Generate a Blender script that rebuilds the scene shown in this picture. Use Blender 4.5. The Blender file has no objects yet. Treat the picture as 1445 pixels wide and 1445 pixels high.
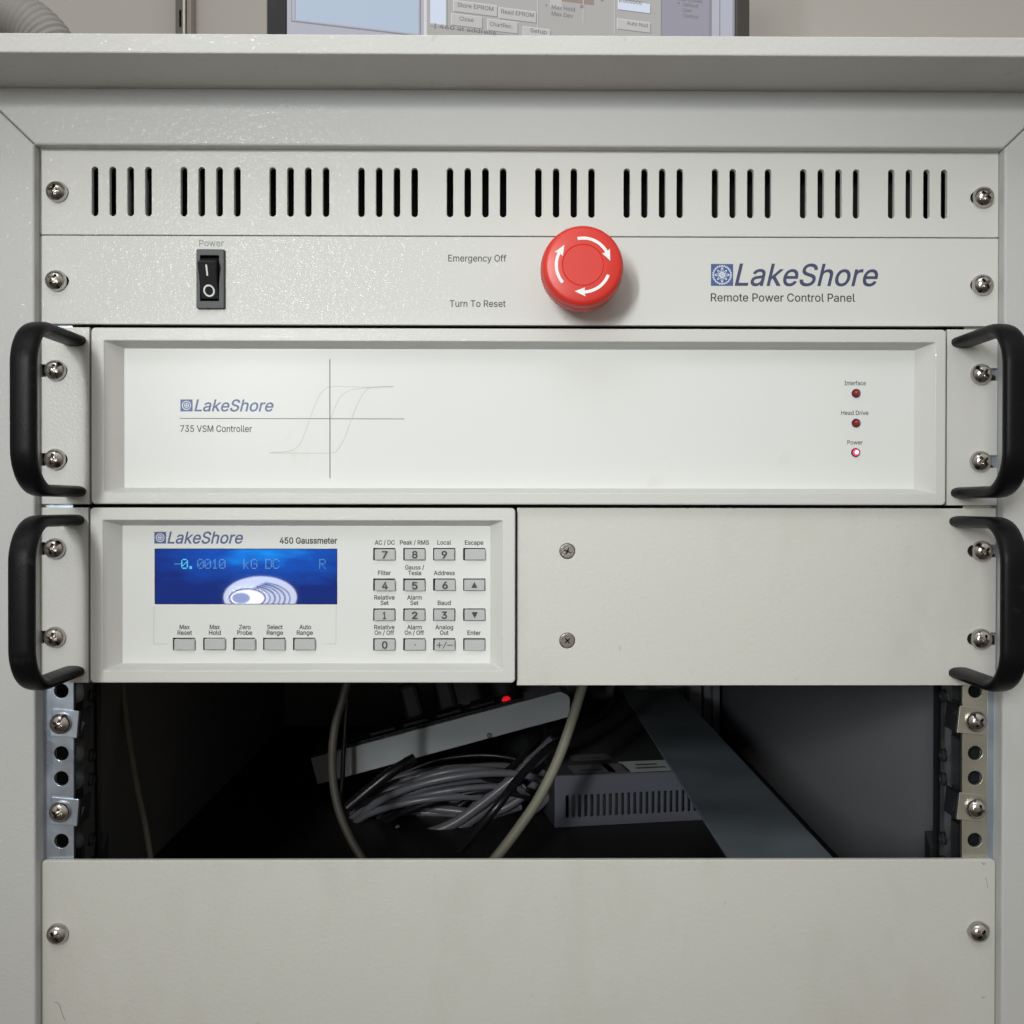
import bpy, bmesh, math, random
from mathutils import Vector, Matrix
from mathutils.geometry import delaunay_2d_cdt
random.seed(7)
sc = bpy.context.scene
COL = sc.collection
MM = 0.001

# ------------------------------------------------------------------ camera
F_PX, W_PX = 1447.0, 1445.0
def _rot(rx, ry, rz):
    cx, sx = math.cos(rx), math.sin(rx); cy, sy = math.cos(ry), math.sin(ry); cz, sz = math.cos(rz), math.sin(rz)
    X = Matrix(((1, 0, 0), (0, cx, -sx), (0, sx, cx)))
    Y = Matrix(((cy, 0, sy), (0, 1, 0), (-sy, 0, cy)))
    Z = Matrix(((cz, -sz, 0), (sz, cz, 0), (0, 0, 1)))
    return X @ Y @ Z
RM = _rot(-0.0064, -0.0071, -0.0013)
CAM = (-7.88, -517.05, -178.52)            # mm, world (x right, y into the rack, z up)
right = Vector((RM[0][0], RM[0][2], RM[0][1]))
up = Vector((RM[1][0], RM[1][2], RM[1][1]))
fwd = Vector((RM[2][0], RM[2][2], RM[2][1]))
cam_d = bpy.data.cameras.new('camera')
cam = bpy.data.objects.new('camera', cam_d); COL.objects.link(cam)
cam_d.sensor_width = 36.0; cam_d.lens = 36.0 * F_PX / W_PX
cam_d.clip_start = 0.01; cam_d.clip_end = 100
cam.matrix_world = Matrix(((right.x, up.x, -fwd.x, CAM[0] * MM), (right.y, up.y, -fwd.y, CAM[1] * MM),
                           (right.z, up.z, -fwd.z, CAM[2] * MM), (0, 0, 0, 1)))
sc.camera = cam

def at(px, py, y=0.0):
    """millimetre position (x, z) of a photo measurement on the plane at depth y"""
    d = right * ((px - 722.5) / F_PX) - up * ((py - 722.5) / F_PX) + fwd
    t = (y - CAM[1]) / d.y
    return CAM[0] + d.x * t, CAM[2] + d.z * t
def at3(px, py, y):
    x, z = at(px, py, y); return Vector((x, y, z))

# ------------------------------------------------------------------ world, lamps, exposure
world = bpy.data.worlds.new('World'); sc.world = world; world.use_nodes = True
wt = world.node_tree; wn = wt.nodes; wl = wt.links
bg = wn['Background']
tc = wn.new('ShaderNodeTexCoord'); sx = wn.new('ShaderNodeSeparateXYZ'); mr = wn.new('ShaderNodeMapRange')
cr = wn.new('ShaderNodeValToRGB')
wl.new(tc.outputs['Generated'], sx.inputs[0]); wl.new(sx.outputs['Z'], mr.inputs['Value'])
mr.inputs['From Min'].default_value = -1; mr.inputs['From Max'].default_value = 1
cr.color_ramp.elements[0].position = 0.25; cr.color_ramp.elements[0].color = (0.11, 0.10, 0.085, 1)
cr.color_ramp.elements[1].position = 0.85; cr.color_ramp.elements[1].color = (1.0, 0.99, 0.96, 1)
e = cr.color_ramp.elements.new(0.52); e.color = (0.54, 0.485, 0.405, 1)
wl.new(mr.outputs[0], cr.inputs[0]); wl.new(cr.outputs[0], bg.inputs['Color'])
bg.inputs['Strength'].default_value = 0.58

def area(name, loc, target, sx_, sy_, power, col, shape='RECTANGLE'):
    l = bpy.data.lights.new(name, 'AREA'); l.shape = shape; l.size = sx_; l.size_y = sy_; l.energy = power; l.color = col
    o = bpy.data.objects.new(name, l); COL.objects.link(o); o.location = loc
    o.rotation_euler = (Vector(target) - Vector(loc)).to_track_quat('-Z', 'Y').to_euler()
    return o
kl = area('key_lamp', (-0.53, -1.44, 0.16), (0.02, 0, -0.055), 0.07, 0.46, 0.60, (0.94, 1.0, 1.01))
kl.data.spread = math.radians(37)
area('ceiling_lamp', (-0.3, -1.1, 1.3), (0, 0, -0.2), 1.2, 0.6, 5.5, (0.93, 0.98, 1.0))
rl = area('room_lamp', (-0.75, -2.7, 0.62), (-0.08, 0, -0.06), 0.30, 0.22, 1.0, (1.0, 0.95, 0.88))
rl.data.spread = math.radians(44)
sc.view_settings.view_transform = 'Standard'; sc.view_settings.look = 'None'
sc.view_settings.exposure = 0.06; sc.view_settings.gamma = 1.0; sc.view_settings.use_curve_mapping = False
try:
    sc.cycles.use_denoising = True; sc.cycles.max_bounces = 8
except Exception: pass

# ------------------------------------------------------------------ materials
def mat(name, col, rough=0.5, metal=0.0, spec=0.5, bump=0.0, bscale=600.0, var=0.0, vscale=12.0, emit=None, estr=0.0, coat=0.0, detail=2.0, rvar=0.0, grain=0.0, gstr=0.3):
    m = bpy.data.materials.new(name); m.use_nodes = True
    n = m.node_tree.nodes; l = m.node_tree.links; b = n['Principled BSDF']
    b.inputs['Base Color'].default_value = (*col, 1); b.inputs['Roughness'].default_value = rough
    b.inputs['Metallic'].default_value = metal; b.inputs['Specular IOR Level'].default_value = spec
    b.inputs['Coat Weight'].default_value = coat
    if emit: b.inputs['Emission Color'].default_value = (*emit, 1); b.inputs['Emission Strength'].default_value = estr
    t = n.new('ShaderNodeTexCoord')
    if grain:
        gz = n.new('ShaderNodeTexNoise'); gz.inputs['Scale'].default_value = grain; gz.inputs['Detail'].default_value = 1.0
        gb = n.new('ShaderNodeBump'); gb.inputs['Strength'].default_value = gstr; gb.inputs['Distance'].default_value = 0.001
        l.new(t.outputs['Object'], gz.inputs['Vector']); l.new(gz.outputs[0], gb.inputs['Height']); l.new(gb.outputs[0], b.inputs['Coat Normal'])
        b.inputs['Coat Roughness'].default_value = 0.09
    if bump:
        z = n.new('ShaderNodeTexNoise'); z.inputs['Scale'].default_value = bscale; z.inputs['Detail'].default_value = detail
        bp = n.new('ShaderNodeBump'); bp.inputs['Strength'].default_value = bump; bp.inputs['Distance'].default_value = 0.001
        l.new(t.outputs['Object'], z.inputs['Vector']); l.new(z.outputs[0], bp.inputs['Height']); l.new(bp.outputs[0], b.inputs['Normal'])
    if var or rvar:
        z2 = n.new('ShaderNodeTexNoise'); z2.inputs['Scale'].default_value = vscale; z2.inputs['Detail'].default_value = 6
        l.new(t.outputs['Object'], z2.inputs['Vector'])
    if var:
        r = n.new('ShaderNodeValToRGB')
        r.color_ramp.elements[0].position = 0.3; r.color_ramp.elements[1].position = 0.7
        r.color_ramp.elements[0].color = (*[c * (1 - var) for c in col], 1); r.color_ramp.elements[1].color = (*[min(1, c * (1 + var * .5)) for c in col], 1)
        l.new(z2.outputs[0], r.inputs[0]); l.new(r.outputs[0], b.inputs['Base Color'])
    if rvar:
        q = n.new('ShaderNodeMapRange'); q.inputs['To Min'].default_value = rough - rvar; q.inputs['To Max'].default_value = rough + rvar
        l.new(z2.outputs[0], q.inputs['Value']); l.new(q.outputs[0], b.inputs['Roughness'])
    return m

def add_dirt(m, col, scale, lo, hi, stretch=(1, 1, 1)):
    """sparse smudges and scuffs with a shape of their own"""
    n = m.node_tree.nodes; l = m.node_tree.links; b = n['Principled BSDF']
    t = n.new('ShaderNodeTexCoord'); mp = n.new('ShaderNodeMapping'); mp.inputs['Scale'].default_value = stretch
    z = n.new('ShaderNodeTexNoise'); z.inputs['Scale'].default_value = scale; z.inputs['Detail'].default_value = 5; z.inputs['Roughness'].default_value = 0.65
    q = n.new('ShaderNodeMapRange'); q.inputs['From Min'].default_value = lo; q.inputs['From Max'].default_value = hi
    mx = n.new('ShaderNodeMixRGB'); mx.inputs['Color2'].default_value = (*col, 1)
    l.new(t.outputs['Object'], mp.inputs[0]); l.new(mp.outputs[0], z.inputs['Vector']); l.new(z.outputs[0], q.inputs['Value']); l.new(q.outputs[0], mx.inputs['Fac'])
    src = b.inputs['Base Color'].links[0].from_socket if b.inputs['Base Color'].links else None
    if src: l.new(src, mx.inputs['Color1'])
    else: mx.inputs['Color1'].default_value = b.inputs['Base Color'].default_value
    l.new(mx.outputs[0], b.inputs['Base Color'])

M = {}
M['frame'] = mat('frame_paint', (0.53, 0.535, 0.53), 0.6, spec=0.12, bump=0.22, bscale=700, coat=0.055, grain=430, gstr=0.42, var=0.03, vscale=9, detail=3)
M['panel'] = mat('panel_paint', (0.62, 0.625, 0.60), 0.6, spec=0.12, bump=0.13, bscale=720, coat=0.042, grain=450, gstr=0.40, var=0.025, vscale=8, detail=3)
add_dirt(M['panel'], (0.42, 0.40, 0.35), 70, 0.70, 0.80)
M['blank'] = mat('blank_paint', (0.59, 0.588, 0.55), 0.5, spec=0.35, bump=0.16, bscale=520, rvar=0.10, var=0.02, vscale=8)
add_dirt(M['blank'], (0.38, 0.36, 0.31), 80, 0.69, 0.80)
add_dirt(M['blank'], (0.50, 0.49, 0.45), 11, 0.50, 0.85, (1, 1, .6))
M['top'] = mat('top_paint', (0.60, 0.595, 0.575), 0.6, spec=0.12, bump=0.30, bscale=620, coat=0.07, grain=380, gstr=0.46, var=0.04, vscale=14, detail=3)
add_dirt(M['top'], (0.33, 0.29, 0.24), 60, 0.635, 0.80, (1, 1, 1))
M['bezel'] = mat('bezel_paint', (0.60, 0.60, 0.575), 0.45, spec=0.35, coat=0.1, grain=800, gstr=0.25, bump=0.10, bscale=800, var=0.02, vscale=10)
M['overlay'] = mat('overlay_film', (0.70, 0.71, 0.695), 0.30, spec=0.14, var=0.012, vscale=7)
add_dirt(M['overlay'], (0.60, 0.57, 0.52), 24, 0.65, 0.88)
M['handle'] = mat('black_handle', (0.005, 0.005, 0.006), 0.40, spec=0.13, bump=0.06, bscale=900, rvar=0.06, vscale=40)
add_dirt(M['handle'], (0.030, 0.030, 0.032), 120, 0.58, 0.82)
M['steel'] = mat('screw_steel', (0.56, 0.53, 0.50), 0.19, metal=1.0, bump=0.10, bscale=420, var=0.25, vscale=260, rvar=0.10)
M['dullsteel'] = mat('dull_screw_steel', (0.36, 0.33, 0.31), 0.32, metal=1.0, bump=0.15, bscale=900)
M['dark'] = mat('dark_gap', (0.006, 0.006, 0.007), 0.7)
M['zinc'] = mat('zinc_plate', (0.52, 0.59, 0.69), 0.30, metal=0.9, bump=0.08, bscale=260, var=0.22, vscale=55, rvar=0.12)
M['warmzinc'] = mat('yellow_zinc_plate', (0.56, 0.55, 0.48), 0.34, metal=0.85, bump=0.08, bscale=260, var=0.15, vscale=45, rvar=0.1)
M['blackmetal'] = mat('black_metal', (0.022, 0.023, 0.026), 0.38, spec=0.5, bump=0.05, bscale=400, var=0.3, vscale=40)
M['inside'] = mat('cabinet_inside_shaded', (0.20, 0.195, 0.20), 0.6, var=0.15, vscale=6)  # same paint as the right wall, shade of the unlit walls in its colour
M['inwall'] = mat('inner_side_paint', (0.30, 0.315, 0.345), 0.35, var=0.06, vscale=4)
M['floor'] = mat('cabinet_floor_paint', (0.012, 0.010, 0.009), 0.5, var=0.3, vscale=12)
M['support'] = mat('support_steel', (0.27, 0.32, 0.36), 0.36, metal=0.45, bump=0.03, bscale=60, var=0.3, vscale=16, rvar=0.12)
M['red'] = mat('red_plastic', (0.62, 0.032, 0.022), 0.40, spec=0.5, bump=0.02, bscale=900)
M['white'] = mat('white_ink', (0.80, 0.79, 0.78), 0.45)
M['ink'] = mat('black_ink', (0.035, 0.036, 0.04), 0.5)
M['wornink'] = mat('worn_ink', (0.21, 0.21, 0.21), 0.5)
M['slate'] = mat('slate_ink', (0.045, 0.058, 0.125), 0.45)
M['blueink'] = mat('blue_ink', (0.055, 0.095, 0.26), 0.45)
M['navyink'] = mat('navy_ink', (0.012, 0.045, 0.185), 0.4)
M['palemark'] = mat('pale_ink', (0.62, 0.67, 0.76), 0.45)
M['lineink'] = mat('thin_line_ink', (0.06, 0.065, 0.07), 0.5)
M['faintink'] = mat('faint_line_ink', (0.47, 0.51, 0.50), 0.5)
M['rockerblack'] = mat('switch_black', (0.016, 0.016, 0.019), 0.35)
M['housing'] = mat('switch_housing', (0.026, 0.028, 0.034), 0.5, bump=0.1, bscale=1500)
M['key'] = mat('key_plastic', (0.44, 0.45, 0.45), 0.5, bump=0.05, bscale=1500)
M['ledoff'] = mat('unlit_red_lens', (0.30, 0.012, 0.010), 0.12, coat=0.6)
M['ledring'] = mat('lamp_ring', (0.03, 0.012, 0.012), 0.4)
M['ledon'] = mat('lit_red_lens', (0.75, 0.05, 0.15), 0.2, emit=(1.0, 0.05, 0.18), estr=1.0)
M['ledcore'] = mat('lit_lens_core', (0.9, 0.7, 0.75), 0.2, emit=(1.0, 0.62, 0.72), estr=1.6)
M['pilot'] = mat('lit_pilot_lens', (0.8, 0.02, 0.03), 0.15, emit=(1.0, 0.012, 0.02), estr=0.55)
M['strip'] = mat('strip_housing_grey', (0.50, 0.53, 0.55), 0.42, metal=0.1, bump=0.03, bscale=500, var=0.06, vscale=20)
M['sockets'] = mat('socket_black', (0.012, 0.012, 0.014), 0.3)
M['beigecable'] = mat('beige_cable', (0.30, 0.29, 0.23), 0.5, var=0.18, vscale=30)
M['browncable'] = mat('dark_beige_cable', (0.10, 0.09, 0.072), 0.5, var=0.25, vscale=30)  # darker beige tone
M['greycable'] = mat('grey_cable', (0.15, 0.152, 0.175), 0.30, var=0.12, vscale=25)
M['blackcable'] = mat('black_cable', (0.013, 0.013, 0.015), 0.33)
M['tie'] = mat('cable_tie_plastic', (0.34, 0.37, 0.35), 0.35)
M['psu'] = mat('supply_paint', (0.118, 0.126, 0.160), 0.42, bump=0.05, bscale=700, var=0.08, vscale=14)
M['psutop'] = mat('supply_top_paint', (0.055, 0.056, 0.062), 0.5, var=0.2, vscale=10)
M['sticker'] = mat('grey_sticker', (0.72, 0.73, 0.75), 0.4, var=0.06, vscale=60)
M['darksticker'] = mat('dim_sticker', (0.20, 0.20, 0.215), 0.4)
M['wall'] = mat('room_wall_paint', (0.72, 0.69, 0.655), 0.7, bump=0.05, bscale=80, var=0.03, vscale=3)
M['standard'] = mat('brown_grey_metal', (0.15, 0.14, 0.13), 0.4, metal=0.4)
M['standardedge'] = mat('warm_grey_metal', (0.36, 0.33, 0.29), 0.4, metal=0.3)
M['hose'] = mat('hose_grey', (0.40, 0.39, 0.38), 0.5, bump=0.2, bscale=300, var=0.12, vscale=30)
M['mbezel'] = mat('monitor_black', (0.016, 0.016, 0.02), 0.3)
M['mbezelside'] = mat('monitor_dark_grey', (0.06, 0.056, 0.05), 0.4)  # lighter tone for the right bezel bar
def emis(name, col, s=1.0):
    return mat(name, (0.02, 0.02, 0.02), 0.25, emit=col, estr=s)
M['scr_grey'] = emis('screen_grey', (0.375, 0.365, 0.355)); M['scr_blue'] = emis('screen_pale_blue', (0.40, 0.48, 0.60))
M['scr_violet'] = emis('screen_violet_grey', (0.27, 0.265, 0.32)); M['scr_line'] = emis('screen_shadow_line', (0.22, 0.22, 0.235))
M['scr_light'] = emis('screen_light_line', (0.60, 0.60, 0.60)); M['scr_field'] = emis('screen_field', (0.58, 0.64, 0.76))
M['scr_text'] = emis('screen_text', (0.16, 0.155, 0.16)); M['scr_brown'] = emis('screen_brown', (0.27, 0.215, 0.19))
M['scr_button'] = emis('screen_button_grey', (0.46, 0.45, 0.44)); M['scr_lilac'] = emis('screen_lilac', (0.39, 0.40, 0.47))

# backlit LCD: uneven backlight of the module itself
m = mat('lcd_backlight', (0.002, 0.004, 0.02), 0.022, spec=0.5)
n = m.node_tree.nodes; l = m.node_tree.links; b = n['Principled BSDF']
t = n.new('ShaderNodeTexCoord'); mp = n.new('ShaderNodeMapping'); mp.inputs['Location'].default_value = (-0.60, 0, -1.00); mp.inputs['Scale'].default_value = (1.0, 0.0, 1.1)
ln = n.new('ShaderNodeVectorMath'); ln.operation = 'LENGTH'
nz = n.new('ShaderNodeTexNoise'); nz.inputs['Scale'].default_value = 6; nz.inputs['Detail'].default_value = 3
ad = n.new('ShaderNodeMath'); ad.operation = 'MULTIPLY_ADD'; ad.inputs[1].default_value = 0.55; 
r = n.new('ShaderNodeValToRGB'); el = r.color_ramp.elements
el[0].position = 0.27; el[0].color = (0.002, 0.27, 0.90, 1); el[1].position = 0.98; el[1].color = (0.001, 0.018, 0.17, 1)
k = el.new(0.55); k.color = (0.001, 0.075, 0.46, 1)
l.new(t.outputs['Generated'], mp.inputs[0]); l.new(mp.outputs[0], ln.inputs[0]); l.new(t.outputs['Generated'], nz.inputs['Vector'])
l.new(nz.outputs[0], ad.inputs[0]); l.new(ln.outputs['Value'], ad.inputs[2]); l.new(ad.outputs[0], r.inputs[0])
l.new(r.outputs[0], b.inputs['Emission Color']); b.inputs['Emission Strength'].default_value = 0.95
M['lcd'] = m
M['lcdtext'] = emis('lcd_segment', (0.02, 0.23, 0.60), 0.7)
M['lcdbright'] = emis('lcd_bright_segment', (0.06, 0.62, 1.0), 1.0)
M['lcdcore'] = mat('dim_lamp_core', (0.4, 0.5, 0.7), 0.5, emit=(0.50, 0.58, 0.80), estr=14.0)
M['lamprim'] = mat('lamp_rim', (0.8, 0.8, 0.8), 0.5, emit=(0.86, 0.93, 1.0), estr=17.0)
M['lampglow'] = mat('lamp_diffuser', (0.8, 0.8, 0.8), 0.5, emit=(1.0, 0.99, 0.96), estr=26.0)

# ------------------------------------------------------------------ object helpers (all numbers in mm, world axes)
ORG = {}
def link(o, parent, origin):
    COL.objects.link(o)
    po = ORG[parent.name] if parent is not None else Vector((0, 0, 0))
    if parent is not None: o.parent = parent
    o.location = (Vector(origin) - po) * MM
    ORG[o.name] = Vector(origin)
    return o
def thing(name, label, cat, origin, group=None):
    o = bpy.data.objects.new(name, None); o.empty_display_size = 0.02
    link(o, None, origin); o['label'] = label; o['category'] = cat
    if group: o['group'] = group
    return o
def keep_flat(me):
    """sharp edges between a big flat face and its small rounded border, and round faces square to an axis"""
    b_ = bmesh.new(); b_.from_mesh(me); b_.normal_update()
    def ax(f): n = f.normal; return max(abs(n.x), abs(n.y), abs(n.z)) > 0.99999
    for e_ in b_.edges:
        if len(e_.link_faces) == 2 and e_.smooth:
            f, g = e_.link_faces
            if f.normal.angle(g.normal, 0) > 0.03:
                A, B_ = f.calc_area(), g.calc_area()
                if ax(f) != ax(g) or max(A, B_) > 6 * min(A, B_): e_.smooth = False
    b_.to_mesh(me); b_.free()
def finish(name, me, mats, parent, origin, smooth=35):
    for mm_ in (mats if isinstance(mats, (list, tuple)) else [mats]): me.materials.append(mm_)
    me.polygons.foreach_set('use_smooth', [bool(smooth)] * len(me.polygons))
    if smooth: me.set_sharp_from_angle(angle=math.radians(smooth))
    if smooth and smooth < 45: keep_flat(me)
    me.update()
    o = bpy.data.objects.new(name, me)
    return link(o, parent, origin)
def from_bm(name, bm, mats, parent=None, origin=None, smooth=35):
    if origin is None: origin = ORG[parent.name] if parent is not None else Vector((0, 0, 0))
    bm.transform(Matrix.Scale(MM, 4) @ Matrix.Translation(-Vector(origin)))
    me = bpy.data.meshes.new(name); bm.to_mesh(me); bm.free()
    return finish(name, me, mats, parent, origin, smooth)

def bm_box(bm, x0, x1, y0, y1, z0, z1, bev=0.0, seg=2, mi=0, mtx=None):
    x0, x1 = min(x0, x1), max(x0, x1); y0, y1 = min(y0, y1), max(y0, y1); z0, z1 = min(z0, z1), max(z0, z1)
    t = bmesh.new()
    v = [t.verts.new(p) for p in ((x0,y0,z0),(x1,y0,z0),(x1,y1,z0),(x0,y1,z0),(x0,y0,z1),(x1,y0,z1),(x1,y1,z1),(x0,y1,z1))]
    for f in ((3,2,1,0),(4,5,6,7),(0,1,5,4),(1,2,6,5),(2,3,7,6),(3,0,4,7)): t.faces.new([v[i] for i in f])
    if bev: bmesh.ops.bevel(t, geom=t.edges[:], offset=bev, segments=seg, affect='EDGES', profile=0.5)
    if mtx is not None: t.transform(mtx)
    merge(bm, t, mi)
def merge(bm, t, mi=0):
    mp = {}
    for v in t.verts: mp[v] = bm.verts.new(v.co)
    for f in t.faces:
        try: g = bm.faces.new([mp[v] for v in f.verts]); g.material_index = mi if mi is not None else f.material_index
        except ValueError: pass
    t.free()
def box(name, x0, x1, y0, y1, z0, z1, m, parent, bev=0.0, mtx=None, seg=2):
    bm = bmesh.new(); bm_box(bm, x0, x1, y0, y1, z0, z1, bev, seg, 0, mtx); return from_bm(name, bm, m, parent)
def arc(cx, cz, r, a0, a1, n):
    return [(cx + r * math.cos(math.radians(a0 + (a1 - a0) * i / n)), cz + r * math.sin(math.radians(a0 + (a1 - a0) * i / n))) for i in range(n + 1)]
def rrect(x0, x1, z0, z1, r, k=6):
    x0, x1 = min(x0, x1), max(x0, x1); z0, z1 = min(z0, z1), max(z0, z1)
    return arc(x1 - r, z1 - r, r, 0, 90, k) + arc(x0 + r, z1 - r, r, 90, 180, k) + arc(x0 + r, z0 + r, r, 180, 270, k) + arc(x1 - r, z0 + r, r, 270, 360, k)
def circ(cx, cz, r, n=28):
    return [(cx + r * math.cos(2 * math.pi * i / n), cz + r * math.sin(2 * math.pi * i / n)) for i in range(n)]
def hslot(x0, x1, zc, h, k=8):
    return rrect(x0, x1, zc - h / 2, zc + h / 2, h / 2 - 0.001, k)
def vslot(xc, z0, z1, w, k=6):
    return rrect(xc - w / 2, xc + w / 2, z0, z1, w / 2 - 0.001, k)
def curve_mesh(loops, extrude, bevel, shear=0, offset=0.0, res=2):
    c = bpy.data.curves.new('tmp', 'CURVE'); c.dimensions = '2D'; c.fill_mode = 'BOTH'
    for lp in loops:
        s = c.splines.new('POLY'); s.points.add(len(lp) - 1); s.use_cyclic_u = True
        for p, q in zip(s.points, lp): p.co = (q[0], q[1], 0, 1)
    c.extrude = max(0.0, extrude - bevel); c.bevel_depth = bevel; c.bevel_resolution = res; c.offset = -bevel + offset
    o = bpy.data.objects.new('tmp', c); me = bpy.data.meshes.new_from_object(o)
    bpy.data.objects.remove(o); bpy.data.curves.remove(c)
    return me
def plate(name, outline, holes, y_front, thick, m, parent, bevel=0.25, smooth=35, mtx=None):
    """sheet standing in the x-z plane, front face at y_front, with cut-outs"""
    me = curve_mesh([outline] + holes, thick / 2, bevel)
    bm = bmesh.new(); bm.from_mesh(me); bpy.data.meshes.remove(me)
    bm.transform(Matrix(((1, 0, 0, 0), (0, 0, -1, y_front + thick / 2), (0, 1, 0, 0), (0, 0, 0, 1))))
    if mtx is not None: bm.transform(mtx)
    bmesh.ops.remove_doubles(bm, verts=bm.verts[:], dist=0.0005)
    return from_bm(name, bm, m, parent, smooth=smooth)
def flat(bm, pts, y, mi=0):
    vs = [bm.verts.new((p[0], y, p[1])) for p in pts]
    f = bm.faces.new(vs); f.material_index = mi
    f.normal_update()
    if f.normal.y > 0: f.normal_flip()
def flat_rect(bm, x0, x1, z0, z1, y, mi=0):
    flat(bm, [(x0, z0), (x1, z0), (x1, z1), (x0, z1)], y, mi)
def flat_loops(bm, loops, y, mi=0):
    me = curve_mesh(loops, 0, 0); t = bmesh.new(); t.from_mesh(me); bpy.data.meshes.remove(me)
    t.transform(Matrix(((1, 0, 0, 0), (0, 0, -1, y), (0, 1, 0, 0), (0, 0, 0, 1)))); merge(bm, t, mi)
def flat_line(bm, pts, w, y, mi=0):
    for (a, b_) in zip(pts[:-1], pts[1:]):
        d = Vector((b_[0] - a[0], b_[1] - a[1])); d.normalize(); q = Vector((-d.y, d.x)) * w / 2; d *= w * 0.1
        flat(bm, [(a[0] - d.x + q.x, a[1] - d.y + q.y), (b_[0] + d.x + q.x, b_[1] + d.y + q.y), (b_[0] + d.x - q.x, b_[1] + d.y - q.y), (a[0] - d.x - q.x, a[1] - d.y - q.y)], y, mi)
def lathe(bm, prof, cx, cz, n=48, mi=0, y0=0.0, wob=None):
    """prof: (r, y) from the axis tip outwards; axis along y"""
    rings = []
    for (r, y) in prof:
        if r < 1e-6: rings.append([bm.verts.new((cx, y0 + y, cz))])
        else:
            rings.append([bm.verts.new((cx + (r + (wob(i, r, y) if wob else 0)) * math.cos(2 * math.pi * i / n), y0 + y, cz + (r + (wob(i, r, y) if wob else 0)) * math.sin(2 * math.pi * i / n))) for i in range(n)])
    for a, b_ in zip(rings[:-1], rings[1:]):
        for i in range(n):
            j = (i + 1) % n
            if len(a) == 1: f = bm.faces.new((a[0], b_[j], b_[i]))
            elif len(b_) == 1: f = bm.faces.new((a[i], a[j], b_[0]))
            else: f = bm.faces.new((a[i], a[j], b_[j], b_[i]))
            f.material_index = mi
    bmesh.ops.recalc_face_normals(bm, faces=bm.faces[:])
def smooth_path(pts, n=10):
    P = [Vector(p) for p in pts]; P = [P[0] * 2 - P[1]] + P + [P[-1] * 2 - P[-2]]; out = []
    for i in range(1, len(P) - 2):
        for k in range(n):
            t = k / n; a, b_, c, d = P[i - 1], P[i], P[i + 1], P[i + 2]
            out.append(0.5 * ((2 * b_) + (c - a) * t + (2 * a - 5 * b_ + 4 * c - d) * t * t + (3 * b_ - a - 3 * c + d) * t ** 3))
    out.append(P[-2]); return out
def tube(bm, path, rad, n=12, mi=0, closed=False, rfun=None):
    rings = []; N = len(path); prev = None
    for i, p in enumerate(path):
        a = path[i - 1] if (i or closed) else path[0]; b_ = path[(i + 1) % N] if (i < N - 1 or closed) else path[-1]
        t = (b_ - a).normalized()
        if prev is None:
            u = t.orthogonal().normalized()
        else:
            u = (prev - t * prev.dot(t)).normalized()
        prev = u; v = t.cross(u)
        rr = rad * (rfun(i) if rfun else 1)
        rings.append([bm.verts.new(p + (u * math.cos(2 * math.pi * k / n) + v * math.sin(2 * math.pi * k / n)) * rr) for k in range(n)])
    seq = list(zip(rings[:-1], rings[1:])) + ([(rings[-1], rings[0])] if closed else [])
    for a, b_ in seq:
        for k in range(n):
            f = bm.faces.new((a[k], a[(k + 1) % n], b_[(k + 1) % n], b_[k])); f.material_index = mi
    if not closed:
        for rg in (rings[0], rings[-1]): f = bm.faces.new(rg); f.material_index = mi
    bmesh.ops.recalc_face_normals(bm, faces=bm.faces[:])
def loft(bm, loops, mi=0, cap0=False, cap1=False):
    R = [[bm.verts.new(p) for p in lp] for lp in loops]; n = len(R[0])
    for a, b_ in zip(R[:-1], R[1:]):
        for i in range(n): f = bm.faces.new((a[i], a[(i + 1) % n], b_[(i + 1) % n], b_[i])); f.material_index = mi
    if cap0: bm.faces.new(R[0])
    if cap1: bm.faces.new(R[-1])
    bmesh.ops.recalc_face_normals(bm, faces=bm.faces[:])
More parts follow.
